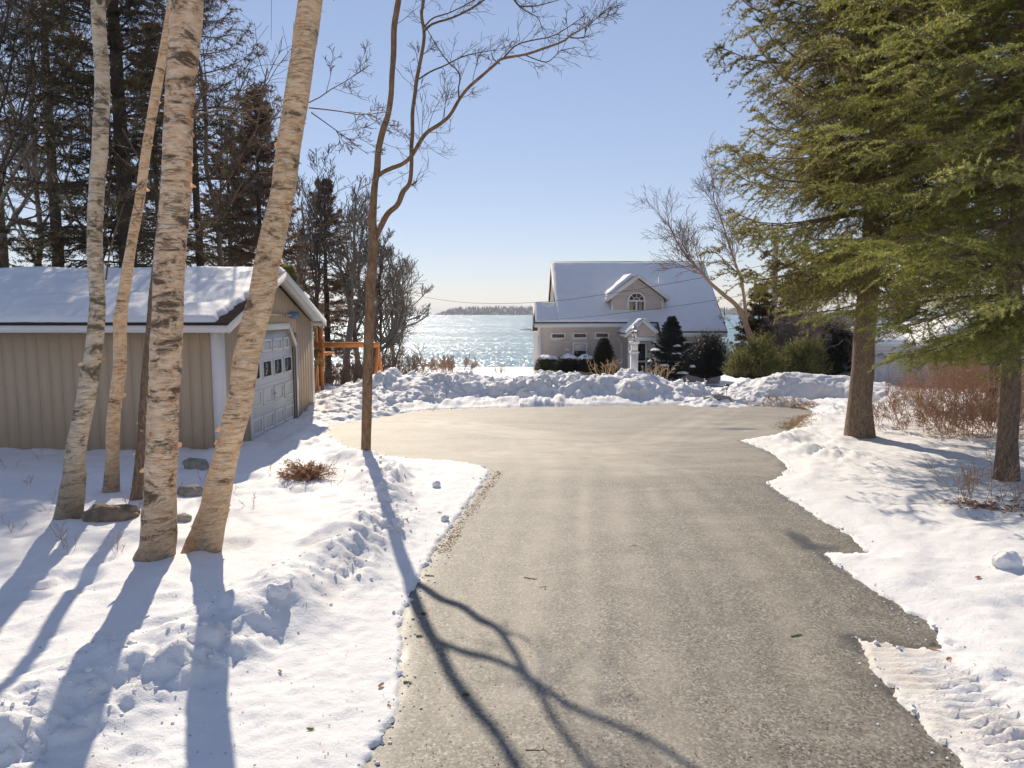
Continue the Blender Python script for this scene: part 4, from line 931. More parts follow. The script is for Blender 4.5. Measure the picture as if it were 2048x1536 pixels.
def build_house():
    gz = -1.0; S = .78; RY, RZ = 40.4, 5.27
    roof_z = lambda y: RZ - S * (RY - y)
    WY = 36.4; xL, xR = 1.41, 10.7; mL, mR = 2.2, 10.75; wingY = 37.45
    h = thing('house', 'taupe clapboard house with steep snow covered roof, arched dormer window and small gabled porch', 'house', (xL, WY, gz))
    # walls: solid core, boards outside
    w = MB()
    w.box((xL + .02, WY + .02, gz - .6), (xR - .02, 46.0, 1.9))
    w.prism([(mL + .11, wingY - .6, 1.9), (mL + .11, RY, RZ - .12), (mL + .11, 46.2, 1.4)], (mR - mL - .4, 0, 0))
    w.prism([(xL + .02, WY + .1, 1.85), (xL + .02, wingY, roof_z(wingY) - .1), (xL + .02, wingY + 1.4, 1.85)], (1.2, 0, 0))
    clap(w, (xL, WY, 0), (1, 0, 0), (0, -1, 0), lambda z: 0, lambda z: xR - xL, gz, 1.93)
    clap(w, (xL, WY, 0), (0, 1, 0), (-1, 0, 0), lambda z: max(0, (z - 2.05) / S), lambda z: 9.5 if z < 1.4 else max(0, 2.7 - (z - 2.0) / S), gz, 2.85)
    clap(w, (mL + .09, 0, 0), (0, 1, 0), (-1, 0, 0), lambda z: RY - (RZ - .1 - z) / S, lambda z: RY + (RZ - .1 - z) / S, 1.9, RZ - .12)
    part('wall', w, M['siding'], h)
    # roof
    r = MB(); T = (0, 0, .12)
    e1, e2 = 36.08, 35.5
    def slab(x0, x1, ya, yb, za=None, zb=None):
        za = roof_z(ya) if za is None else za; zb = roof_z(yb) if zb is None else zb
        r.prism([(x0, ya, za), (x0, yb, zb), (x0, yb, zb + .1), (x0, ya, za + .1)], (x1 - x0, 0, 0))
    slab(mL, 7.35, e1, RY); slab(7.353, mR, e2, RY); slab(xL - .28, mL - .003, e1, wingY)
    slab(mL, mR, 46.2, RY + .002, RZ - S * 5.4, RZ)
    slab(xL - .28, mL - .003, wingY + 1.9, wingY + .002, roof_z(wingY) - S * 1.9, roof_z(wingY))
    part('roof', r, M['dark_edge'], h)
    s = MB(); o = .105
    q = lambda x, y: (x, y, roof_z(y) + o)
    snow_slab(s, q(mL + .06, e1 + .02), q(mR - .03, e1 + .02), q(mR - .03, RY - .12), q(mL + .06, RY - .12), .085, 150, 80, 11, .18, .10)
    snow_slab(s, q(7.4, e2 + .02), q(mR - .03, e2 + .02), q(mR - .03, e1 + .1), q(7.4, e1 + .1), .085, 50, 14, 12, .18, .10)
    snow_slab(s, q(xL - .24, e1 + .02), q(mL + .12, e1 + .02), q(mL + .12, wingY - .04), q(xL - .24, wingY - .04), .08, 20, 24, 13, .2, .10)
    snow_slab(s, (mL + .06, RY + .1, RZ + .05), (mR, RY + .1, RZ + .05), (mR, 46, RZ - S * 5.2 + .1), (mL + .06, 46, RZ - S * 5.2 + .1), .08, 30, 30, 14, .2, .1)
    snow_slab(s, (xL - .2, wingY + .06, roof_z(wingY) + .1), (mL + .1, wingY + .06, roof_z(wingY) + .1), (mL + .1, wingY + 1.85, roof_z(wingY) - S * 1.85 + .1), (xL - .2, wingY + 1.85, roof_z(wingY) - S * 1.85 + .1), .08, 14, 14, 15, .2, .1)
    part('roof_snow', s, M['snow'], h, True)
    f = MB()
    f.box((xL - .26, e1 - .03, roof_z(e1) - .15), (7.33, e1 - .004, roof_z(e1) + .055)); f.box((7.36, e2 - .03, roof_z(e2) - .15), (mR - .02, e2 - .004, roof_z(e2) + .055))
    f.box((xL - .26, e1, roof_z(e1) - .14), (7.33, WY - .02, roof_z(e1) - .12)); f.box((7.36, e2, roof_z(e2) - .14), (mR - .02, WY - .02, roof_z(e2) - .12))
    for x0, ya, yb, k in ((mL - .02, wingY - .25, RY, 1), (xL - .31, e1, wingY, 1)):
        f.prism([(x0, ya, roof_z(ya) - .13), (x0, yb, roof_z(yb) - .13), (x0, yb, roof_z(yb) + .06), (x0, ya, roof_z(ya) + .06)], (.022, 0, 0))
    f.prism([(mL - .02, RY, RZ - .13), (mL - .02, 46.2, RZ - S * 5.4 - .13), (mL - .02, 46.2, RZ - S * 5.4 + .06), (mL - .02, RY, RZ + .06)], (.022, 0, 0))
    f.prism([(xL - .31, wingY, roof_z(wingY) - .13), (xL - .31, wingY + 1.9, roof_z(wingY) - S * 1.9 - .13), (xL - .31, wingY + 1.9, roof_z(wingY) - S * 1.9 + .06), (xL - .31, wingY, roof_z(wingY) + .06)], (.022, 0, 0))
    part('fascia', f, M['white'], h)
    c = MB(); c.prism([(xL - .03, WY + .11, gz), (xL - .03, WY - .03, gz), (xL + .11, WY - .03, gz), (xL + .11, WY - .016, gz), (xL - .016, WY - .016, gz), (xL - .016, WY + .11, gz)], (0, 0, 1.84 - gz)); part('corner_trim', c, M['white'], h)
    c = MB(); c.box((xR - .11, WY - .03, gz), (xR + .02, WY - .015, 1.4)); part('corner_trim', c, M['white'], h)
    # windows
    def cx(c_): return 1040 + c_ / 4.452
    def cy(c_): return 500 + c_ / 4.452
    def win(x0, x1, y0, y1, glass, Y=WY, bar=None, name='window', fr=.085):
        a = at(cx(x0), cy(y1), Y); b = at(cx(x1), cy(y0), Y); m = MB(); yo = Y - .045
        m.ring([(a[0], yo, a[2]), (b[0], yo, a[2]), (b[0], yo, b[2]), (a[0], yo, b[2])], [(a[0] + fr, yo, a[2] + fr), (b[0] - fr, yo, a[2] + fr), (b[0] - fr, yo, b[2] - fr), (a[0] + fr, yo, b[2] - fr)], (0, .05, 0))
        m.box((a[0] - .03, yo - .02, a[2] - .035), (b[0] + .03, yo + .04, a[2] - .001))
        if bar: zb = a[2] + (b[2] - a[2]) * bar; m.box((a[0] + fr, yo + .005, zb - .02), (b[0] - fr, yo + .04, zb + .02))
        wd = part(name, m, M['white'], h); g = MB()
        g.box((a[0] + fr, yo + .028, a[2] + fr), (b[0] - fr, yo + .045, b[2] - fr)); part('pane', g, M[glass], wd); return wd, a, b
    win(272, 408, 735, 795, 'brown_glass'); win(468, 602, 733, 792, 'brown_glass'); win(663, 797, 730, 789, 'brown_glass')
    wd, a, b = win(468, 602, 820, 965, 'glass', bar=.5)
    g = MB(); g.box((a[0] + .09, WY - .019, a[2] + (b[2] - a[2]) * .52), (b[0] - .09, WY - .0175, b[2] - .09)); part('blind', g, M['blind'], wd)
    win(1452, 1587, 812, 940, 'glass', bar=.42)
    v = MB(); p = at(cx(400), cy(897), WY); v.box((p[0], WY - .06, p[2]), (p[0] + .3, WY - .005, p[2] + .12)); part('vent_hood', v, M['white'], h)
    m = MB(); yc, zc = 37.75, .75; n = 14
    out = [(xL - .05, yc - .5, zc - .9)] + [(xL - .05, yc - .5 * math.cos(t), zc + .5 * math.sin(t)) for t in np.linspace(0, PI, n)] + [(xL - .05, yc + .5, zc - .9)]
    inn = [(xL - .05, yc - .41, zc - .82)] + [(xL - .05, yc - .41 * math.cos(t), zc + .41 * math.sin(t)) for t in np.linspace(0, PI, n)] + [(xL - .05, yc + .41, zc - .82)]
    m.ring(out, inn, (.05, 0, 0)); m.box((xL - .045, yc - .02, zc - .82), (xL - .02, yc + .02, zc + .4)); wd = part('arched_window', m, M['white'], h)
    g = MB(); g.prism([(xL - .03, y, z) for x, y, z in inn], (.012, 0, 0)); part('pane', g, M['glass'], wd)
    # dormer
    DY = 36.75; dx0, dx1 = 5.12, 7.78; xc = (dx0 + dx1) / 2; ez, az = 3.22, 4.36; db = 2.30; rs = (az - ez) / (xc - dx0 + .22)
    d = MB()
    d.prism([(dx0 + .01, DY + .02, db - .1), (dx1 - .01, DY + .02, db - .1), (dx1 - .01, DY + .02, ez), (xc, DY + .02, az - .12), (dx0 + .01, DY + .02, ez)], (0, 3.2, 0))
    gx = lambda z: max(0, (z - ez - .02) / rs)
    clap(d, (dx0, DY, 0), (1, 0, 0), (0, -1, 0), lambda z: gx(z), lambda z: dx1 - dx0 - gx(z), db, az - .1)
    clap(d, (dx0, DY, 0), (0, 1, 0), (-1, 0, 0), lambda z: 0, lambda z: 2.2, db, ez)
    clap(d, (dx1, DY, 0), (0, 1, 0), (1, 0, 0), lambda z: 0, lambda z: 2.2, db, ez)
    dm = part('dormer', d, M['siding'], h)
    r = MB(); bk = RY - .9; fo = DY - .30; ov = .24
    for sg in (-1, 1):
        xe = xc + sg * (xc - dx0 + ov); zE = az - rs * (xc - dx0 + ov)
        r.prism([(xe, fo, zE), (xc, fo, az), (xc, fo, az + .09), (xe, fo, zE + .09)], (0, bk - fo, 0))
    part('dormer_roof', r, M['tan_roof'], dm)
    t = MB()
    for sg in (-1, 1):
        xe = xc + sg * (xc - dx0 + ov + .02); zE = az - rs * (xc - dx0 + ov + .02)
        t.prism([(xe, fo - .028, zE - .13), (xc, fo - .028, az - .13), (xc, fo - .028, az + .10), (xe, fo - .028, zE + .10)], (0, .026, 0))
        t.prism([(xe - sg * .02, fo, zE - .10), (xc, fo, az - .06), (xc, fo, az - .02), (xe - sg * .02, fo, zE - .04)], (0, .28, 0))
        t.box((min(xe, xe - sg * .025), fo, zE - .12), (max(xe, xe - sg * .025), DY + 1.2, zE + .08))
        xw = dx0 if sg < 0 else dx1; t.box((xw - (.02 if sg < 0 else .09), DY - .03, db), (xw + (.09 if sg < 0 else .02), DY - .015, ez - .06))
    part('dormer_trim', t, M['white'], dm)
    s = MB(); zE = az - rs * (xc - dx0 + ov) + .09
    snow_slab(s, (xc - (xc - dx0 + ov) + .03, fo + .25, zE + .01), (xc - (xc - dx0 + ov) + .03, bk - 1.6, zE + .01), (xc - .05, bk, az + .09), (xc - .05, fo + 1.1, az + .09), .22, 30, 24, 16, .3, .3)
    snow_slab(s, (xc + (xc - dx0 + ov) - .05, fo + .5, zE + .01), (xc + (xc - dx0 + ov) - .05, bk - 1.6, zE + .01), (xc + .05, bk, az + .09), (xc + .05, fo + 1.1, az + .09), .14, 24, 20, 17, .3, .2)
    part('dormer_snow', s, M['snow'], dm, True)
    # arched dormer window with fan lights
    a = at(cx(955), cy(580), DY); b = at(cx(1118), cy(372), DY); wx = (a[0] + b[0]) / 2; wr = (b[0] - a[0]) / 2; wz = b[2] - wr; yo = DY - .05; n = 20
    def arch(rr, zlow): return [(wx - rr, yo, zlow)] + [(wx - rr * math.cos(t), yo, wz + rr * math.sin(t)) for t in np.linspace(0, PI, n)] + [(wx + rr, yo, zlow)]
    m = MB(); m.ring(arch(wr, a[2]), arch(wr - .085, a[2] + .08), (0, .05, 0))
    m.box((wx - wr + .085, yo + .004, wz - .05), (wx + wr - .085, yo + .04, wz + .05)); m.box((wx - .05, yo + .006, a[2] + .08), (wx + .05, yo + .038, wz - .05))
    for t in (PI * .25, PI * .5, PI * .75):
        c_, s_ = math.cos(t), math.sin(t); r0, r1 = .17, wr - .08; hw = .013
        m.prism([(wx + c_ * r0 - s_ * hw, yo + .008, wz + s_ * r0 + c_ * hw), (wx + c_ * r1 - s_ * hw, yo + .008, wz + s_ * r1 + c_ * hw), (wx + c_ * r1 + s_ * hw, yo + .008, wz + s_ * r1 - c_ * hw), (wx + c_ * r0 + s_ * hw, yo + .008, wz + s_ * r0 - c_ * hw)], (0, .03, 0))
    m.ring([(wx - .18 * math.cos(t), yo + .009, wz + .18 * math.sin(t)) for t in np.linspace(0, PI, 10)], [(wx - .15 * math.cos(t), yo + .009, wz + .15 * math.sin(t)) for t in np.linspace(0, PI, 10)], (0, .028, 0))
    part('arched_window', m, M['white'], dm)
    g = MB(); g.prism([(x, DY - .022, z) for x, _, z in arch(wr - .08, a[2] + .07)], (0, .006, 0)); part('window_pane', g, M['brown_glass'], dm)
    g = MB()
    for x0, x1 in ((wx - wr + .09, wx - .16), (wx + .12, wx + wr - .16)): g.box((x0, DY - .028, a[2] + .09), (x1, DY - .0225, wz - .05))
    part('curtain', g, M['curtain'], dm)
    # bare dark patch of roof where snow melted below the dormer
    # porch
    PY = 33.9; pA = at(1286, 640, PY); pL = at(1252, 671, PY); px_, pz, hw, pe = pA[0], pA[2], pA[0] - pL[0], pL[2]; ps = (pz - pe) / hw
    p = MB(); p.prism([(px_ - hw + .16, PY + .14, pe - .12), (px_ + hw - .16, PY + .14, pe - .12), (px_ + hw - .16, PY + .14, pe + .05), (px_, PY + .14, pz - .12), (px_ - hw + .16, PY + .14, pe + .05)], (0, 2.4, 0))
    clap(p, (px_ - hw + .14, PY + .13, 0), (1, 0, 0), (0, -1, 0), lambda z: max(0, (z - pe - .03) / ps), lambda z: 2 * hw - .28 - max(0, (z - pe - .03) / ps), pe - .06, pz - .1, .1)
    po = part('porch', p, M['siding'], h)
    r = MB()
    for sg in (-1, 1): r.prism([(px_ + sg * hw, PY, pe), (px_, PY, pz), (px_, PY, pz + .07), (px_ + sg * hw, PY, pe + .07)], (0, 3.6, 0))
    part('porch_roof', r, M['dark_edge'], po)
    t = MB()
    for sg in (-1, 1):
        t.prism([(px_ + sg * (hw + .02), PY - .026, pe - .12), (px_, PY - .026, pz - .11), (px_, PY - .026, pz + .06), (px_ + sg * (hw + .02), PY - .026, pe + .05)], (0, .024, 0))
        t.box((px_ + sg * hw - .02, PY, pe - .09), (px_ + sg * hw + .02, WY - .05, pe + .04))
    t.box((px_ - hw + .12, PY + .09, pe - .26), (px_ + hw - .12, PY + .2, pe - .06))
    part('porch_trim', t, M['white'], po)
    for sg in (-1, 1):
        c = MB(); xx = px_ + sg * (hw - .2); c.box((xx - .055, PY + .09, gz - .1), (xx + .055, PY + .2, pe - .262)); c.box((xx - .08, PY + .07, gz - .1), (xx + .08, PY + .22, gz + .16)); part('column', c, M['white'], po)
    s = MB()
    for sg in (-1, 1): snow_slab(s, (px_ + sg * (hw - .03), PY + .06, pe + .08), (px_ + sg * (hw - .03), PY + 3.3, pe + .08), (px_ + sg * .02, PY + 3.3, pz + .07), (px_ + sg * .02, PY + .06, pz + .07), .09, 30, 14, 18, .3, .12)
    part('porch_snow', s, M['snow'], po, True)
    dsp = MB(); q = at(cx(870), cy(770), 35.9); q2 = at(cx(905), cy(815), 36.2)
    dsp.tube([q, (q[0] + .1, 36.0, q[2] - .25), (q2[0], 36.3, q2[2] - .1), (q2[0], 36.3, gz)], .04, 8); part('downspout', dsp, M['white'], h)
    g2 = MB(); g2.tube([(xR + .1, 35.55, 1.2), (xR + .1, 35.7, 1.0), (xR - .02, 36.3, .85), (xR - .02, 36.33, gz)], .035, 8); part('downspout', g2, M['white'], h)
    # front door: white frame, dark glass
    a = at(cx(952), cy(1050), WY); b = at(cx(1132), cy(818), WY); m = MB(); yo = WY - .05; zb = gz + .12
    m.ring([(a[0], yo, zb), (b[0], yo, zb), (b[0], yo, b[2]), (a[0], yo, b[2])], [(a[0] + .09, yo, zb + .05), (b[0] - .09, yo, zb + .05), (b[0] - .09, yo, b[2] - .09), (a[0] + .09, yo, b[2] - .09)], (0, .055, 0))
    m.box((a[0] + .26, yo + .004, zb + .05), (a[0] + .34, yo + .05, b[2] - .09)); m.box((a[0] + .34, yo + .006, zb + .85), (b[0] - .09, yo + .048, zb + .93))
    dr = part('front_door', m, M['white'], h); g = MB(); g.box((a[0] + .09, yo + .03, zb + .05), (b[0] - .09, yo + .047, b[2] - .09)); part('pane', g, M['glass'], dr)
    k = MB(); k.box((a[0] + .36, yo - .03, zb + .9), (a[0] + .39, yo + .004, zb + 1.02)); part('handle', k, M['brass'], dr)
    # plumbing vent and whip aerial on the roof
    v = MB(); q = at(cx(1240), cy(335), 38.6); v.tube([(q[0], 38.6, roof_z(38.6)), (q[0], 38.6, roof_z(38.6) + .55)], .045, 10); part('vent_pipe', v, M['white'], h)
    v = MB(); q = at(cx(1815), cy(665), 36.0); v.tube([(q[0], 36.0, roof_z(36.0)), (q[0], 36.0, roof_z(36.0) + .95)], .022, 8); v.box((q[0] - .06, 35.94, roof_z(36.0) + .1), (q[0] + .06, 36.06, roof_z(36.0) + .2)); part('mast', v, M['dark_edge'], h)
    # bird feeder by the wall
def build_fixtures():
    # lamp post
    Y = 22.2; b = at(1268, 737, Y); zb = base_z(np.array([Y]))[0] - .1; top = at(1268, 683, Y)[2]
    l = thing('lamp_post', 'white square lamp post with a glass carriage lantern rising from the snow bank', 'lamp post', (b[0], Y, zb))
    m = MB(); cx0 = b[0]
    def sq(hw, z0, z1): m.box((cx0 - hw, Y - hw, z0), (cx0 + hw, Y + hw, z1))
    zm = at(1268, 702, Y)[2]
    sq(.105, zb, zm - .06); sq(.135, zm - .06, zm - .02); sq(.12, zm - .02, zm + .0); sq(.095, zm + .0, top - .07); sq(.125, top - .07, top - .04); sq(.15, top - .04, top)
    m.box((cx0 - .065, Y - .112, zb + .3), (cx0 + .065, Y - .105, zm - .16))
    part('post', m, M['white'], l)
    f = MB(); z0 = top
    f.lathe((cx0, Y, z0), [(.06, 0), (.03, .03), (.022, .07), (.05, .09), (.085, .105), (.09, .115)], 12)
    for k in range(6):
        a = k * PI / 3; f.tube([(cx0 + .085 * math.cos(a), Y + .085 * math.sin(a), z0 + .11), (cx0 + .13 * math.cos(a), Y + .13 * math.sin(a), z0 + .36)], .008, 5)
    f.lathe((cx0, Y, z0 + .36), [(.15, 0), (.15, .012), (.10, .06), (.06, .10), (.03, .12), (.016, .15), (.03, .165), (.016, .19), (.004, .22)], 12)
    part('lantern_frame', f, M['brass'], l, True)
    g = MB(); g.lathe((cx0, Y, z0 + .115), [(.078, 0), (.12, .244)], 12); part('lantern_glass', g, M['clear_glass'], l, True)
    bl = MB(); bl.lathe((cx0, Y, z0 + .12), [(.018, 0), (.018, .07), (.03, .1), (.02, .15), (.004, .17)], 8); part('bulb', bl, M['white'], l, True)
    # stake lights along the walk
    src = None
    for px, py, Y, lab in ((1453, 796, 19.8, 'nearest black stake light, beside the concrete walk'), (1410.5, 782, 22.5, 'middle black stake light of the three along the walk'), (1374.5, 774, 24.4, 'farthest black stake light, next to the juniper bush by the house')):
        q = at(px, py, Y); z0 = hz(q[0], Y) - .02
        if src is None:
            t = thing('stake_light', lab, 'path light', (q[0], Y, z0), 'stake lights along the walk'); x = q[0]
            m = MB(); m.tube([(x, Y, z0 - .1), (x, Y, z0 + .26)], .009, 8); part('stake', m, M['black_plastic'], t)
            m = MB(); m.lathe((x, Y, z0 + .25), [(.03, 0), (.04, .02), (.04, .025)], 12); part('collar', m, M['black_plastic'], t)
            m = MB(); m.lathe((x, Y, z0 + .36), [(.075, 0), (.08, .012), (.05, .035), (.02, .05)], 14); part('cap', m, M['black_plastic'], t)
            m = MB(); m.lathe((x, Y, z0 + .275), [(.032, 0), (.045, .085)], 12); part('lens', m, M['clear_glass'], t, True); src = t
        else:
            t = copy_tree(src); t.location = (q[0], Y, z0); t['label'] = lab
    # playset
    Y = 23.0; pl = thing('playset', 'orange stained wooden playset with a swing beam and ladder behind the garage', 'playset', tuple(at(632, 790, Y)))
    gz = base_z(np.array([Y]))[0]
    pa = at(632, 690, Y); pb = at(757, 687, Y + .4)
    m = MB(); m.box((pa[0] - .1, Y - .05, pa[2] - .08), (pb[0] + .1, Y + .06, pa[2] + .09)); part('swing_beam', m, M['orange_wood'], pl)
    for px, yo, top in ((629.5, .0, 655), (640, 1.2, 655)):
        q = at(px, top, Y + yo); m = MB(); m.box((q[0] - .05, Y + yo + .062, gz - .2), (q[0] + .05, Y + yo + .162, q[2])); part('post', m, M['orange_wood'], pl)
    for s in (-.28, .5):
        m = MB(); q = at(754, 687, Y); m.prism([(q[0] - .05, Y - .04 + s * 2.4, gz - .2), (q[0] + .05, Y - .04 + s * 2.4, gz - .2), (q[0] + .05, Y + .01, q[2] - .1), (q[0] - .05, Y + .01, q[2] - .1)], (0, .1, 0)); part('leg', m, M['orange_wood'], pl)
    # ladder leaning to the deck
    xl0, xl1 = at(627, 760, Y)[0], at(642, 760, Y)[0]
    for x in (xl0, xl1):
        m = MB(); m.prism([(x - .03, Y - 1.0, gz - .1), (x + .03, Y - 1.0, gz - .1), (x + .03, Y - .3, gz + 1.35), (x - .03, Y - .3, gz + 1.35)], (0, .11, 0)); part('ladder_rail', m, M['orange_wood'], pl)
    for k in range(5):
        z = gz + .18 + k * .25; y = Y - 1.0 + .7 * (z - gz + .1) / 1.45; m = MB(); m.box((xl0 + .032, y + .01, z), (xl1 - .032, y + .1, z + .045)); part('rung', m, M['orange_wood'], pl)
    m = MB(); m.box((xl0 - .6, Y + .17, gz + 1.2), (xl1 + .15, Y + 1.3, gz + 1.27)); part('deck', m, M['orange_wood'], pl)
    m = MB(); m.box((xl1 + .05, Y - .06, gz + .85), (xl1 + .13, Y + .06, gz + 1.75)); part('corner_brace', m, M['orange_wood'], pl)
    # shed
    Y = 29.0; a = at(1746, 745, Y); zb = hz(a[0], Y) - .1; xa = a[0]; xb = xa + 1.75
    s = thing('shed', 'white clapboard shed with snowy roof half hidden by spruce boughs', 'shed', (xa, Y, zb))
    ez = at(1746, 690, Y)[2]; rz = at(1746, 661, Y + 2.2)[2]
    m = MB(); m.box((xa, Y + .02, zb), (xb, Y + 4.4, ez)); clap(m, (xa, Y, 0), (1, 0, 0), (0, -1, 0), lambda z: 0, lambda z: xb - xa, zb, ez)
    m.prism([(xb + .01, Y - .9, zb), (xb + 3.6, Y - .9, zb), (xb + 3.6, Y - .9, ez), (xb + 1.8, Y - .9, rz + .5), (xb + .01, Y - .9, ez)], (0, 4.0, 0))
    clap(m, (xb, Y - .92, 0), (1, 0, 0), (0, -1, 0), lambda z: max(.01, (z - ez) / (rz + .5 - ez) * 1.8), lambda z: 3.6 - max(0, (z - ez) / (rz + .5 - ez) * 1.8), zb, rz + .45, .14)
    part('wall', m, M['shed_white'], s)
    m = MB(); m.prism([(xa - .15, Y - .2, ez - .04), (xa - .15, Y + 2.2, rz), (xa - .15, Y + 2.2, rz + .08), (xa - .15, Y - .2, ez + .04)], (xb - xa + .13, 0, 0))
    m.prism([(xb - .25, Y - 1.1, ez - .1), (xb + 1.8, Y - 1.1, rz + .52), (xb + 1.8, Y - 1.1, rz + .6), (xb - .25, Y - 1.1, ez - .02)], (0, 4.4, 0)); m.prism([(xb + 3.85, Y - 1.1, ez - .1), (xb + 1.8, Y - 1.1, rz + .52), (xb + 1.8, Y - 1.1, rz + .6), (xb + 3.85, Y - 1.1, ez - .02)], (0, 4.4, 0))
    part('roof', m, M['white'], s)
    m = MB(); snow_slab(m, (xa - .12, Y - .18, ez + .045), (xb - .3, Y - .18, ez + .045), (xb - .3, Y + 2.15, rz + .085), (xa - .12, Y + 2.15, rz + .085), .12, 30, 24, 33, .3, .14)
    snow_slab(m, (xb - .22, Y - 1.05, ez), (xb + 1.78, Y - 1.05, rz + .6), (xb + 1.78, Y + 3.2, rz + .6), (xb - .22, Y + 3.2, ez), .12, 30, 24, 34, .3, .14); part('roof_snow', m, M['snow'], s, True)
    for x0 in (xa + .05,):
        m = MB(); z1 = ez - .25; m.ring([(x0, Y - .04, zb), (x0 + .7, Y - .04, zb), (x0 + .7, Y - .04, z1), (x0, Y - .04, z1)], [(x0 + .08, Y - .04, zb + .02), (x0 + .62, Y - .04, zb + .02), (x0 + .62, Y - .04, z1 - .08), (x0 + .08, Y - .04, z1 - .08)], (0, .05, 0)); m.box((x0 + .08, Y - .03, zb), (x0 + .62, Y + .0, z1 - .08)); part('door', m, M['shed_white'], s)
    m = MB(); x0 = xb + 1.1; z0 = ez - .95; m.ring([(x0, Y - .97, z0), (x0 + .8, Y - .97, z0), (x0 + .8, Y - .97, z0 + .9), (x0, Y - .97, z0 + .9)], [(x0 + .07, Y - .97, z0 + .07), (x0 + .73, Y - .97, z0 + .07), (x0 + .73, Y - .97, z0 + .83), (x0 + .07, Y - .97, z0 + .83)], (0, .05, 0)); m.box((x0 + .38, Y - .965, z0 + .07), (x0 + .42, Y - .94, z0 + .83)); wn = part('window', m, M['white'], s)
    m = MB(); m.box((x0 + .07, Y - .945, z0 + .07), (x0 + .73, Y - .925, z0 + .83)); part('pane', m, M['glass'], wn)
    # utility pole and the two wires
    Y = 33.5; q = at(1545, 690, Y); zb = hz(q[0], Y) - .3; p = thing('utility_pole', 'weathered grey utility pole among the twigs behind the juniper bushes', 'utility pole', (q[0], Y, zb))
    zt = at(1545, 500, Y)[2] + 1.0
    m = MB(); m.tube([(q[0], Y, zb), (q[0] - .05, Y, zt)], [.19, .14], 14); part('pole', m, M['pole'], p, True)
    m = MB(); m.box((q[0] - .12, Y - .24, zt - .62), (q[0] + .12, Y - .16, zt - .5)); part('bracket', m, M['pole'], p)
    for pts, lab in (([(1545,527,33.2),(1400,556,33.0),(1300,574,32.8),(1200,590,32.6),(1110,602,32.4),(1000,607,34),(900,602,36),(790,583,38.5)], 'upper overhead wire running from the pole across the house roof to the shore trees'),
                     ([(1545,580,33.3),(1420,602,33.2),(1330,615,33.2),(1200,631,33.2),(1079,641,35.9)], 'lower overhead wire sagging from the pole to the low end of the house')):
        P = spline([at(*a) for a in pts], 40); m = MB(); m.tube(P, .010, 5); solo('overhead_wire', m, M['wire'], lab, 'wire', P[0])
    # walk and bare grass by the bank
    m = MB(); W = [at(1404, 797, 19.9), at(1442, 797, 19.9), at(1424, 770, 26), at(1404, 770, 26)]
    a, b = (W[0] + W[3]) / 2, None
    X0 = gp(1395, 800, 0)[0]; z = hz(X0, 20.0)
    xs = np.array([(5.25, 19.3), (6.0, 19.3), (6.55, 23.5), (5.95, 23.5)]); zz = [base_z(np.array([y]))[0] + .15 for _, y in xs]
    m.prism([(x, y, z_) for (x, y), z_ in zip(xs, zz)], (0, 0, .035)); struct('path', m, M['concrete'])
    rng = np.random.default_rng(5)
    for pts, n, lab in (([(1395,804,.35),(1450,806,.4),(1520,808,.45),(1590,812,.35),(1620,818,.25)], 5200, 'strip of matted tan dead grass along the driveway edge before the snow banks'),
                        ([(1618,832,.2),(1600,846,.25),(1580,858,.22)], 1600, 'patch of dead grass where the snow melted beside the driveway corner')):
        P = np.array([gp(a_, b_) for a_, b_, _ in pts]); u = rng.uniform(0, len(P) - 1.001, n); i = u.astype(int); t = (u - i)[:, None]
        q = P[i] * (1 - t) + P[i + 1] * t; wd = np.interp(u, range(len(P)), [c for _, _, c in pts]); q[:, 0] += rng.normal(0, .18, n); q[:, 1] += rng.normal(0, 1, n) * wd * .55
        q[:, 2] = np.maximum(H(q[:, 0], q[:, 1], False), 0)
        d = np.stack([rng.normal(0, .07, n), rng.normal(0, .06, n), rng.uniform(.005, .05, n)], -1)
        V = np.stack([q - [.006, 0, 0], q + [.006, .003, 0], q + d], 1).reshape(-1, 3); m = MB(); m.add(V, np.arange(n * 3).reshape(-1, 3), np.repeat(rng.random(n), 3))
        xs_ = None
        struct('grass', m, M['grass'], False, True, 'stuff')
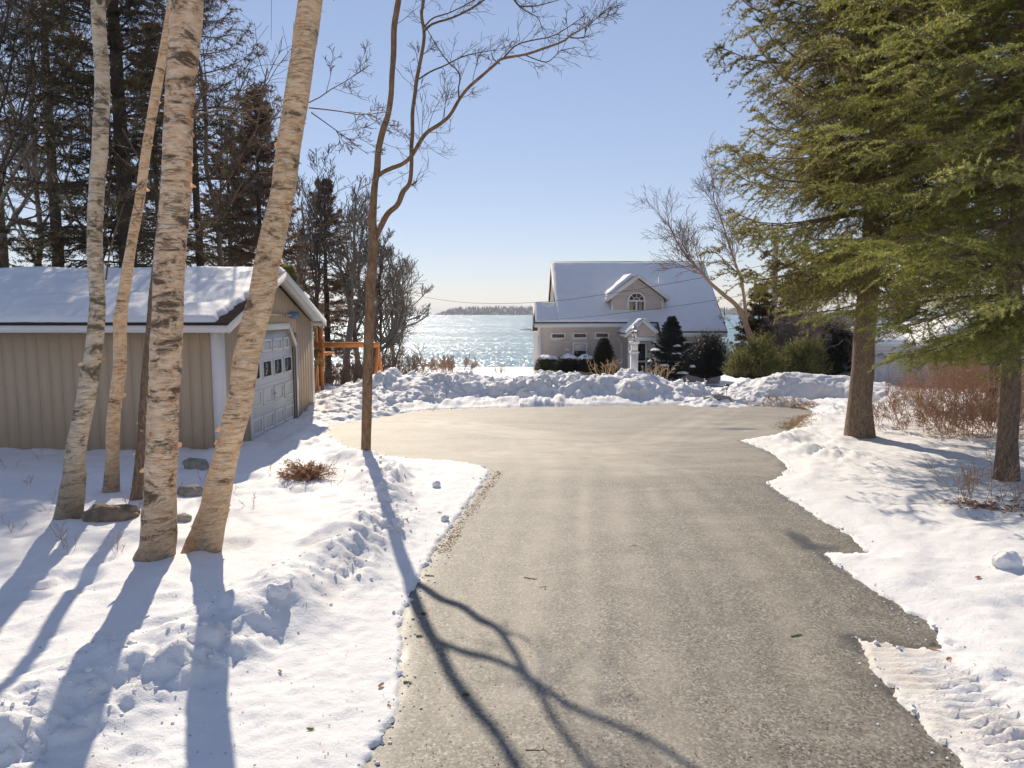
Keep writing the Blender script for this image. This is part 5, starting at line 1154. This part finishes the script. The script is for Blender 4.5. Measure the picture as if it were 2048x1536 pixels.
# ------------------------------------------------------------------ shrubs, brambles, small things
def build_shrubs():
    G = 'shrubs along the house front'
    def lf(px, py, Y, label, wpx, hpx, seed, leaf, name='shrub', d=None, **k):
        q = at(px, py, Y); s = Y / FPX; w = wpx * s
        return shrub_leafy(name, label, q[0], Y, w, d or w * .8, hpx * s, seed, leaf, z0=q[2] - .08, group=G, **k)
    lf(1093, 742, 34.8, 'low snow capped shrub at the house corner, greenest of the capped shrubs', 46, 32, 71, 'leaf_holly', 'low_shrub', n=900, nn=9, ln=.06, w_=.03, up=.4, caps=1)
    lf(1136, 742, 34.8, 'low dark shrub with a flat snow cap under the double hung window', 40, 33, 72, 'needle_yew', 'low_shrub', n=900, nn=9, ln=.06, w_=.025, up=.4, caps=1)
    lf(1172, 742, 34.6, 'low snow capped shrub next to the cone shaped yew', 40, 32, 73, 'needle_yew', 'low_shrub', n=900, nn=9, ln=.06, w_=.025, up=.4, caps=1)
    lf(1208, 744, 34.4, 'dark cone shaped yew beside the porch', 50, 70, 74, 'needle_yew', 'yew', n=2600, nn=10, ln=.06, w_=.022, up=.75, cone=True, ragged=.08, seg=.12)
    q = at(1338, 752, 29.5)
    b = spruce('blue_spruce', 'small dark blue spruce with snow on its boughs in front of the porch', q[0], 29.5, 2.55, 1.02, .12, 75, 'dark_bark', 'needle_blue', 8, .17, 6, 2, 10, .055, .018, .05, G, tilt=.05, droop=.25, upt=.2, z0=q[2] - .1, twig_r=.004, hang=.15, cat='tree')
    for i, (px, py, w) in enumerate(((1310,700,.19),(1354,692,.16),(1352,707,.22),(1330,731,.2),(1366,746,.24),(1345,738,.12),(1385,733,.12),(1300,722,.1))):
        c = at(px, py, 29.0 if i != 3 else 28.8); snow_blob('snow_cap', (c[0], c[1], c[2]), w, .2, .07, 90 + i, b)
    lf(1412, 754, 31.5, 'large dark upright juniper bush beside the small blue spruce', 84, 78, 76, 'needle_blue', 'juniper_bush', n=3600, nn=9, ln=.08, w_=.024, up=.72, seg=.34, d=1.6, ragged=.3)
    G = 'green junipers by the old snow bank'
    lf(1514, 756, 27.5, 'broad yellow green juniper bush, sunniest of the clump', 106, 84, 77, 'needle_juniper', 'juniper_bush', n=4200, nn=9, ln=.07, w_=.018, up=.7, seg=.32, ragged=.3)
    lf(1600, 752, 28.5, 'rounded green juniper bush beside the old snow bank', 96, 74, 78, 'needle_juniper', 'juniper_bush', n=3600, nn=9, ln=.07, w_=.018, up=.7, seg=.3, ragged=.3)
    lf(1474, 752, 29.5, 'small broadleaf green bush at the corner of the house', 46, 50, 79, 'leaf_holly', 'shrub', n=800, nn=9, ln=.07, w_=.03, up=.6)
    lf(1660, 748, 30.0, 'dark green yew mass between the juniper and the spruce trunk', 100, 110, 80, 'needle_yew', 'yew', n=3600, nn=9, ln=.08, w_=.03, up=.5, ragged=.35)
    q = at(1512, 752, 32); spruce('spruce_tree', 'short dark spruce by the leaning red barked tree', q[0], 32, 4.4, 1.3, .4, 81, 'dark_bark', 'needle_dark', 6, .34, 6, 2, 9, .08, .03, .09, twig_r=.008, z0=q[2] - .1)
    q = at(1580, 752, 34); spruce('spruce_tree', 'dark background spruce behind the utility pole', q[0], 34, 5.2, 1.9, .5, 82, 'dark_bark', 'needle_dark', 6, .4, 6, 2, 9, .09, .034, .1, twig_r=.008, z0=q[2] - .1)
    q = at(1808, 752, 33); spruce('spruce_tree', 'dark pointed spruce rising behind the white shed', q[0], 33, 5.6, 1.5, .5, 83, 'dark_bark', 'needle_dark', 6, .4, 6, 2, 9, .09, .034, .1, twig_r=.008, z0=q[2] - .1)
    shrub_twigs('lilac_bush', 'tangled grey brown bare bush above the green junipers', at(1625,750,31)[0], 31, 2.6, 3.3, 84, 'grey_stem', 60, 3, .014, .009, z0=at(1625,750,31)[2] - .1, up=.02, nch=(4, 6), ratio=.6, lean=.7)
    shrub_twigs('lilac_bush', 'reddish brown bare bush behind the leaning tree by the house', at(1560,750,33)[0], 33, 2.0, 3.2, 85, 'grey_stem', 40, 3, .014, .009, z0=at(1560,750,33)[2] - .1, up=.04, nch=(4, 6), ratio=.6)
    # leaning tree by the house
    Y = 31.0; st = [at(*a, Y) for a in ((1512,748),(1506,690),(1494,655),(1476,615),(1448,590),(1420,565),(1392,533),(1375,515),(1352,480),(1335,440))]
    rng = np.random.default_rng(9)
    t = thing('leaning_tree', 'leaning bare tree with reddish trunk reaching over the house roof', 'tree', st[0])
    R = np.interp(np.linspace(0, 1, 50), [0, .25, .5, .75, 1], [.21, .12, .075, .045, .015]); P = spline(st, 50); mb = MB(); path_trunk(mb, P, R, 12, 3, .08, 4); part('trunk', mb, M['red_stem'], t, True)
    T = Twigs(); P2 = spline([at(*a, Y) for a in ((1494,660),(1490,610),(1482,560),(1470,525),(1455,480),(1440,430),(1425,395))], 30); R2 = np.linspace(.085, .012, 30); mb = MB(); path_trunk(mb, P2, R2, 10, 4, .08, 4); part('limb', mb, M['red_stem'], t, True)
    for PP, RR, k0, nn in ((P, R, 28, 30), (P2, R2, 12, 26)):
        for i in range(nn):
            s = int(rng.integers(k0, len(PP) - 1)); d = PP[s + 1] - PP[s]; d /= np.linalg.norm(d); v = rng.normal(0, 1, 3); v[2] += .5; v /= np.linalg.norm(v)
            grow(T, PP[s], d * .8 + v * .7, rng.uniform(.9, 2.0), max(RR[s] * .35, .010), 2, rng, .006, .14, .06, (4, 7), .6, .8)
    part('branches', T.mb(), M['grey_stem'], t)
    # twigs by the shore and on the lawn
    for i, (px, Y, w, h, lab, n, mat) in enumerate(((785,33.5,2.3,1.9,'dense dark red thicket beside the bare shore trees',44,'red_stem'),(752,32.5,2.2,1.7,'dark red thicket just behind the maple trunk and snow chunk',40,'red_stem'),(835,35,1.2,.8,'small brown thicket at the edge of the open lawn',22,'red_stem'),
                                     (905,62,4.0,1.6,'low twiggy bush at the shore edge of the lawn',40,'red_stem'),(870,66,3.2,1.1,'low sparse weeds by the shore next to the twiggy bush',24,'red_stem'),(690,33,3.6,1.1,'low reddish undergrowth under the two stemmed shore tree',60,'red_stem'),(655,31.5,3.2,1.0,'low reddish undergrowth behind the orange playset',60,'red_stem'))):
        x = at(px, 740, Y)[0]; shrub_twigs('thicket', lab, x, Y, w, h, 120 + i, mat, n, 2, .012 if Y < 50 else .02, .008 if Y < 50 else .014, 'shoreline thickets', up=.05, nch=(4, 7))
    for i, (px, py, Y, n, w, h, lab) in enumerate(((1208,742,31.2,22,1.0,.95,'pale dry flower stalks before the dark cone yew'),(1310,752,27.0,26,1.0,.85,'dry hydrangea stalks beside the lamp post'),(1000,742,33,8,.5,.5,'few dry garden stalks on the lawn beside the house corner'))):
        q = at(px, py, Y); shrub_twigs('dry_stalks', lab, q[0], Y, w, h, 140 + i, 'straw', n, 1, .013, .010, 'dry garden stalks', 'plant', z0=q[2] - .1, up=.0, nch=(3, 5), ratio=.3, lean=.7)
    # trellis-like plant stakes on the lawn
    # brambles right
    rng = np.random.default_rng(77)
    labs = ['reddish bramble clump nearest the old snow bank', 'loose red bramble stems poking through the snow beside the thick spruce trunk', 'dense red bramble bush in front of the white shed', 'tall tangled bramble bush behind the thin dark spruce stem']
    spots = [(1795,862,1.0,.75),(1835,850,1.1,1.0),(1850,815,1.5,1.2),(1930,830,1.6,1.7),(1885,868,1.0,.9),(1925,875,1.0,.85),(1965,880,1.1,1.0),(2005,872,1.2,1.5),(2045,880,1.2,1.5),(1890,820,1.5,1.4),(1990,830,1.7,1.9),(2050,835,1.8,2.0),(1940,800,1.8,2.2),(2020,795,2.0,2.4),(1880,790,1.6,1.2),(2090,860,1.6,2.0)]
    for i, (px, py, w, h) in enumerate(spots):
        q = gp(px, py, .1); lab = labs[i] if i < 4 else 'leafless reddish bramble bush in the dense thicket behind the spruce trunks'
        shrub_twigs('bramble_bush', lab, q[0], q[1], w, h, 160 + i, 'red_stem', 16 if i < 2 else 20, 2, .006, .0036, 'bramble thicket behind the spruces', up=.03, nch=(4, 7), ratio=.6)
    # small stems round the nearest spruce and in the left snow
    for i, (px, py, w, h, n, lab) in enumerate(((1955,1000,.6,.75,12,'thin twigs and dry leaves left of the slim spruce trunk'),(2035,1010,.45,.55,10,'thin pinkish twigs in front of the slim spruce trunk'))):
        q = gp(px, py, .15); shrub_twigs('twig_shrub', lab, q[0], q[1], w, h, 190 + i, 'red_stem', n, 2, .004, .0025, 'twigs round the nearest spruce', up=.05)
    W = [(60,960,.35),(100,1010,.4),(30,1050,.3),(285,985,.25),(345,985,.3),(455,985,.3),(400,960,.35),(540,950,.4),(600,955,.3),(655,945,.4),(660,975,.25),(118,1060,.3),(140,1085,.42),(232,1100,.3),(265,1010,.3),(500,1010,.25),(20,930,.3),(90,915,.3)]
    rng = np.random.default_rng(33)
    for i, (px, py, h) in enumerate(W):
        q = gp(px, py, .16); shrub_twigs('dry_weed', 'thin dry reddish weed stem poking out of the snow around the birches', q[0], q[1], .14, h, 210 + i, 'red_stem', int(rng.integers(2, 5)), 1, .0032, .0018, 'dry weeds around the birches', 'weed', up=.0, nch=(2, 5), ratio=.4)
def rock_mesh(c, sx, sy, sz, seed, rough=.22, n=26, ex=.7):
    u, v = np.meshgrid(np.linspace(0, 2 * PI, n * 2), np.linspace(0, PI, n))
    X, Y, Z = np.sin(v) * np.cos(u), np.sin(v) * np.sin(u), np.cos(v)
    e = lambda t: np.sign(t) * np.abs(t) ** ex
    X, Y, Z = e(X), e(Y), e(Z); f = 1 + rough * noise3(X * 1.6, Y * 1.6, Z * 1.6, seed) + rough * .4 * noise3(X * 5, Y * 5, Z * 5, seed + 1)
    return grid_mesh(c[0] + X * f * sx, c[1] + Y * f * sy, c[2] + Z * f * sz)
def build_small():
    def rock(name, px, py, sx, sy, sz, m, seed, label, cat, dz=0.0, rough=.22, z=.14):
        q = gp(px, py, z); z0 = hz(q[0], q[1]); return solo(name, rock_mesh((q[0], q[1], z0 + dz), sx, sy, sz, seed, rough, ex=1.0 if m == 'snow' else .75), M[m], label, cat, (q[0], q[1], z0), smooth=True)
    rock('stone', 222, 1032, .30, .14, .13, 'stone', 1, 'flat topped brown stone slab in the snow between two birches', 'stone', .02)
    rock('stone', 383, 990, .17, .12, .10, 'grey_stone', 2, 'grey lichen stone behind the thick birch', 'stone', .01)
    rock('stone', 366, 1042, .09, .07, .05, 'grey_stone', 3, 'small grey stone tucked beside the thick birch base', 'stone', .02)
    rock('stone', 392, 932, .17, .14, .12, 'grey_stone', 4, 'pale rounded stone against the garage siding', 'stone', .03)
    q = gp(613, 962, .14); shrub_leafy('fern_clump', 'rust brown mound of dead fern in the snow left of the maple', q[0], q[1], .50, .36, .22, 5, 'leaf_brown', n=300, nn=6, ln=.06, w_=.014, up=.15, seg=.10, ragged=.6, stem='red_stem', z0=hz(q[0], q[1]) - .02)
    rock('snow_chunk', 553, 1240, .11, .085, .07, 'snow', 6, 'rounded block of packed snow broken off the plowed ridge', 'snow chunk', -.02, .35, .06)
    rock('snow_chunk', 2014, 1125, .13, .10, .10, 'snow', 7, 'upright smooth block of snow alone on the snow beside the brambles', 'snow chunk', .05, .2, .16)
    rock('snow_chunk', 873, 972, .06, .05, .05, 'snow', 8, 'small round snow lump on the flat snow point', 'snow chunk', .035, .2, .06)
    rock('snow_chunk', 795, 1060, .08, .06, .05, 'snow', 9, 'wedge of broken snow beside the shadow of the maple', 'snow chunk', .03, .3, .12)
    rock('snow_chunk', 890, 1037, .05, .05, .035, 'snow', 10, 'small wedge of snow close to the driveway edge', 'snow chunk', .03, .3, .05)
    rng = np.random.default_rng(3)
    def twig(px, py, L, label, mat='branch', name='fallen_twig', r=.004, n=2, green=False, z=None):
        q = gp(px, py, 0); z0 = max(0.0, hz(q[0], q[1])); T = Twigs(); a = rng.uniform(-.4, .4)
        grow(T, (q[0] - L / 2 * math.cos(a), q[1] - L / 2 * math.sin(a), z0 + r * .8 + .001), (math.cos(a), math.sin(a), 0), L, r, 1, rng, .002, .03, .0, (n, n + 2), .4, .8, .2)
        mb = T.mb()
        for q_ in mb.v: q_[:, 2] = z0 + .001 + np.abs(q_[:, 2] - z0) * .5
        if green:
            S0 = np.array([[q[0] + (t - .5) * L * math.cos(a), q[1] + (t - .5) * L * math.sin(a), z0 + .004] for t in np.linspace(0, .9, 8)]); S1 = S0 + [.1 * L * math.cos(a), .1 * L * math.sin(a), .006]
            V, F, t = needles(S0, S1, 26, .022, .004, rng); V[:, 2] = z0 + .002 + np.abs(V[:, 2] - z0) * .35; mb.add(V, F, t)
            return solo(name, mb, M['twig_green'], label, 'sprig', (q[0], q[1], z0), 'green sprigs on the driveway', tint=True)
        return solo(name, mb, M[mat], label, 'twig', (q[0], q[1], z0), 'twigs on the driveway')
    twig(1060, 1157, .12, 'forked dark twig lying in the middle of the driveway', r=.007, n=4)
    twig(1086, 1174, .07, 'short straight twig just before the forked dark twig', r=.004)
    twig(1265, 1092, .10, 'thin twig at the right of the driveway centre, beyond the forked twig', r=.003)
    twig(1072, 1500, .12, 'curved brown twig between the branch shadows nearest the camera', r=.004)
    twig(1150, 1036, .12, 'thin pale twig farthest along the driveway', r=.003)
    twig(1505, 1108, .05, 'tiny dark twig near the wet patch of the driveway', r=.004)
    twig(1592, 1272, .10, 'fresh green sprig on the bare asphalt near the tyre tracked snow', green=True, name='green_sprig')
    twig(858, 1152, .09, 'green sprig at the snow edge above the branch shadow', green=True, name='green_sprig')
    twig(846, 1228, .04, 'small green sprig within the loop of branch shadow', green=True, name='green_sprig')
    twig(838, 1273, .04, 'tiny green sprig beside the shadow fork', green=True, name='green_sprig')
    twig(814, 1366, .05, 'green sprig on the snow rim left of the thick shadow', green=True, name='green_sprig')
    twig(621, 1475, .035, 'single green tuft on the flat snow nearest the camera', green=True, name='green_sprig')
    twig(930, 1390, .04, 'small brown green sprig between the two main branch shadows', green=True, name='green_sprig')
    def leaf(px, py, L, label, mat='leaf_brown'):
        q = gp(px, py, .05); z0 = max(0, hz(q[0], q[1])) + .003; a = rng.uniform(0, PI); u, v = np.meshgrid(np.linspace(-1, 1, 7), np.linspace(-1, 1, 5))
        w = np.sqrt(np.clip(1 - u * u, 0, 1)) * .42; x = u * L / 2; y = v * w * L / 2; z = z0 + .25 * L * v * v * w + .12 * L * u * u
        solo('dead_leaf', grid_mesh(q[0] + x * math.cos(a) - y * math.sin(a), q[1] + x * math.sin(a) + y * math.cos(a), z, np.full(u.shape, rng.random())), M[mat], label, 'leaf', (q[0], q[1], z0), 'dead leaves on snow and asphalt', True, True)
    for px, py, L, lab in ((762,1366,.07,'dark red leaf on the flat snow beside the thick shadow'),(778,1406,.05,'dark curled leaf on the snow below the red leaf'),(1868,1291,.08,'curled brown leaf at the tip of bare asphalt'),(1898,1316,.08,'torn brown leaf on the snow next to the asphalt tip'),(1955,1168,.08,'brown leaf lying on the open snow'),
                           (855,958,.05,'brown leaf on the flat snow point'),(880,1024,.06,'reddish leaf beside the snow wedge near the driveway'),(625,1000,.05,'red brown leaf in the snow below the stump'),(690,965,.07,'dark leaf on the snow left of the maple foot'),(1090,1168,.03,'tiny leaf scrap beside the short twig'),(560,1345,.05,'leaf scrap on the snow along the dirty seam')):
        leaf(px, py, L, lab)
    # leaf litter along the driveway edge and at the spruce foot
    P = [gp(*a) for a in ((1000,942),(985,960),(965,985),(945,1012),(920,1048),(900,1078),(880,1105))]; n = 900
    u = rng.uniform(0, len(P) - 1.001, n); i = u.astype(int); t = (u - i)[:, None]; q = np.array(P)[i] * (1 - t) + np.array(P)[i + 1] * t; q[:, 0] += np.abs(rng.normal(0, .05, n)) * rng.choice([-.6, 1], n) + .01
    q[:, 1] += rng.normal(0, .04, n); q[:, 2] = np.maximum(H(q[:, 0], q[:, 1], False), 0) + .004
    def flakes(q, s0, s1, name, mat, label=None):
        n = len(q); a = rng.uniform(0, 2 * PI, n); L = rng.uniform(s0, s1, n); d = np.stack([np.cos(a) * L, np.sin(a) * L, rng.uniform(-.1, .5, n) * L], -1); e = np.stack([-np.sin(a) * L * .45, np.cos(a) * L * .45, rng.uniform(-.1, .4, n) * L], -1)
        V = np.stack([q - d, q - e, q + d, q + e], 1); V[..., 2] = np.maximum(V[..., 2], q[:, None, 2]); mb = MB(); mb.add(V.reshape(-1, 3), np.arange(n * 4).reshape(-1, 4), np.repeat(rng.random(n), 4))
        struct(name, mb, M[mat], False, True, 'stuff')
    flakes(q, .006, .022, 'leaf_litter', 'litter')
    b = gp(1955, 1008, .15); n = 160; q = np.column_stack([b[0] + rng.normal(0, .22, n) + .1, b[1] + rng.normal(0, .18, n), np.zeros(n)]); q[:, 2] = H(q[:, 0], q[:, 1], False) + .01
    flakes(q, .02, .055, 'fallen_leaves', 'leaf_brown')
    q = np.array([gp(rng.uniform(1850, 2060), rng.uniform(850, 885), .1) for _ in range(420)]); q[:, 2] = H(q[:, 0], q[:, 1], False) + .01; flakes(q, .02, .05, 'fallen_leaves', 'leaf_brown')
    # crumbs of debris: needles and scraps on asphalt and snow
    n = 1500; q = np.array([gp(rng.uniform(700, 1950), 830 + 760 * rng.random() ** .8) for _ in range(n)]); sd = sdist(q[:, 0], q[:, 1]); q = q[sd < -.05]; q[:, 2] = .003; flakes(q, .004, .011, 'litter', 'litter')
    q = np.array([gp(rng.uniform(0, 2048), rng.uniform(930, 1536), .1) for _ in range(900)]); sd = sdist(q[:, 0], q[:, 1]); q = q[(sd > .05) & (q[:, 0] > -4.8)]; q[:, 2] = H(q[:, 0], q[:, 1]) + .004; flakes(q, .003, .011, 'litter', 'litter')

def build_crumbs():
    rng = np.random.default_rng(91); P = POLY[1:-1]; seg = np.linalg.norm(np.diff(P, axis=0), axis=1); near = (P[:-1, 1] < 20)
    n = 1000; i = rng.choice(len(seg), n, p=seg * near / (seg * near).sum()); u = rng.random(n)[:, None]; q = P[i] * (1 - u) + P[i + 1] * u
    q = q + rng.normal(0, 1, (n, 2)) * (.03 + .10 * rng.random((n, 1)) ** 2); r = rng.uniform(.003, .012, n) * (1 + .8 * (rng.random(n) < .08))
    m = 380; k = rng.integers(0, len(RIDGE) - 1, m); u = rng.random(m)[:, None]; A = np.array([p[:2] for p in RIDGE]); q2 = A[k] * (1 - u) + A[k + 1] * u + rng.normal(0, .22, (m, 2)) + (.12, -.1)
    q = np.vstack([q, q2]); r = np.append(r, rng.uniform(.004, .03, m) * rng.random(m) ** .8); z = np.maximum(H(q[:, 0], q[:, 1]), 0)
    ph = (1 + 5 ** .5) / 2; I = np.array([(-1,ph,0),(1,ph,0),(-1,-ph,0),(1,-ph,0),(0,-1,ph),(0,1,ph),(0,-1,-ph),(0,1,-ph),(ph,0,-1),(ph,0,1),(-ph,0,-1),(-ph,0,1)]) / 1.9
    F = np.array([(0,11,5),(0,5,1),(0,1,7),(0,7,10),(0,10,11),(1,5,9),(5,11,4),(11,10,2),(10,7,6),(7,1,8),(3,9,4),(3,4,2),(3,2,6),(3,6,8),(3,8,9),(4,9,5),(2,4,11),(6,2,10),(8,6,7),(9,8,1)])
    V = I[None] * (r[:, None, None]) * rng.uniform(.6, 1.35, (len(q), 12, 1)) * np.array([1, 1, .75]) + np.column_stack([q, z + r * .3])[:, None]
    mb = MB(); mb.add(V.reshape(-1, 3), (F[None] + np.arange(len(q))[:, None, None] * 12).reshape(-1, 3)); struct('snow_crumbs', mb, M['snow'], True, False, 'stuff')
# ------------------------------------------------------------------ light, sky, camera
SUN_EL, SUN_AZ = math.radians(36.5), math.radians(14)        # azimuth to the left of the view axis
def build_light():
    s = Vector((-math.sin(SUN_AZ) * math.cos(SUN_EL), math.cos(SUN_AZ) * math.cos(SUN_EL), math.sin(SUN_EL)))
    l = bpy.data.lights.new('sun', 'SUN'); l.energy = 3.4; l.angle = math.radians(.5); l.color = (1.0, .88, .70)
    o = bpy.data.objects.new('sun', l); COL.objects.link(o); o.location = (0, 0, 30); o.rotation_euler = s.to_track_quat('Z', 'Y').to_euler()
    w = bpy.data.worlds.new('World'); sc.world = w; w.use_nodes = True; nt = w.node_tree; nt.nodes.clear()
    out = nt.nodes.new('ShaderNodeOutputWorld'); bg = nt.nodes.new('ShaderNodeBackground'); sk = nt.nodes.new('ShaderNodeTexSky')
    sk.sky_type = 'NISHITA'; sk.sun_disc = False; sk.sun_elevation = SUN_EL; sk.sun_rotation = -SUN_AZ; sk.altitude = 0; sk.air_density = 1.0; sk.dust_density = 0.0; sk.ozone_density = 1.5
    bg.inputs[1].default_value = .15; 
    gm = nt.nodes.new('ShaderNodeGamma'); gm.inputs[1].default_value = .63; mu = nt.nodes.new('ShaderNodeMixRGB'); mu.blend_type = 'MULTIPLY'; mu.inputs[0].default_value = 1; mu.inputs[2].default_value = (.92, .90, 1.02, 1)
    nt.links.new(sk.outputs[0], gm.inputs[0]); nt.links.new(gm.outputs[0], mu.inputs[1]); nt.links.new(mu.outputs[0], bg.inputs[0]); nt.links.new(bg.outputs[0], out.inputs[0])
def build_camera():
    c = bpy.data.cameras.new('camera'); c.sensor_width = 36; c.lens = 36 * FPX / 2048; c.clip_end = 20000; c.clip_start = .05
    o = bpy.data.objects.new('camera', c); COL.objects.link(o); o.location = (0, 0, EYE); o.rotation_euler = (PI / 2 - PITCH, 0, 0); sc.camera = o
    v = sc.view_settings; v.view_transform = 'Standard'; v.look = 'None'; v.exposure = EXPOSURE; v.gamma = 1; v.use_curve_mapping = False
    sc.cycles.max_bounces = 8; sc.cycles.transparent_max_bounces = 8; sc.cycles.use_denoising = True; sc.cycles.sample_clamp_indirect = 6
EXPOSURE = .50
import time
for fn in (build_ground, build_driveway, build_piles, build_water, build_garage, build_house, build_fixtures, build_birches, build_maple, build_right_spruces, build_left_forest, build_shrubs, build_small, build_crumbs, build_haze, build_light, build_camera):
    t0 = time.time(); fn(); print('BUILD', fn.__name__, round(time.time() - t0, 1), flush=True)
print('FACES', sum(len(o.data.polygons) for o in sc.objects if o.type == 'MESH'))
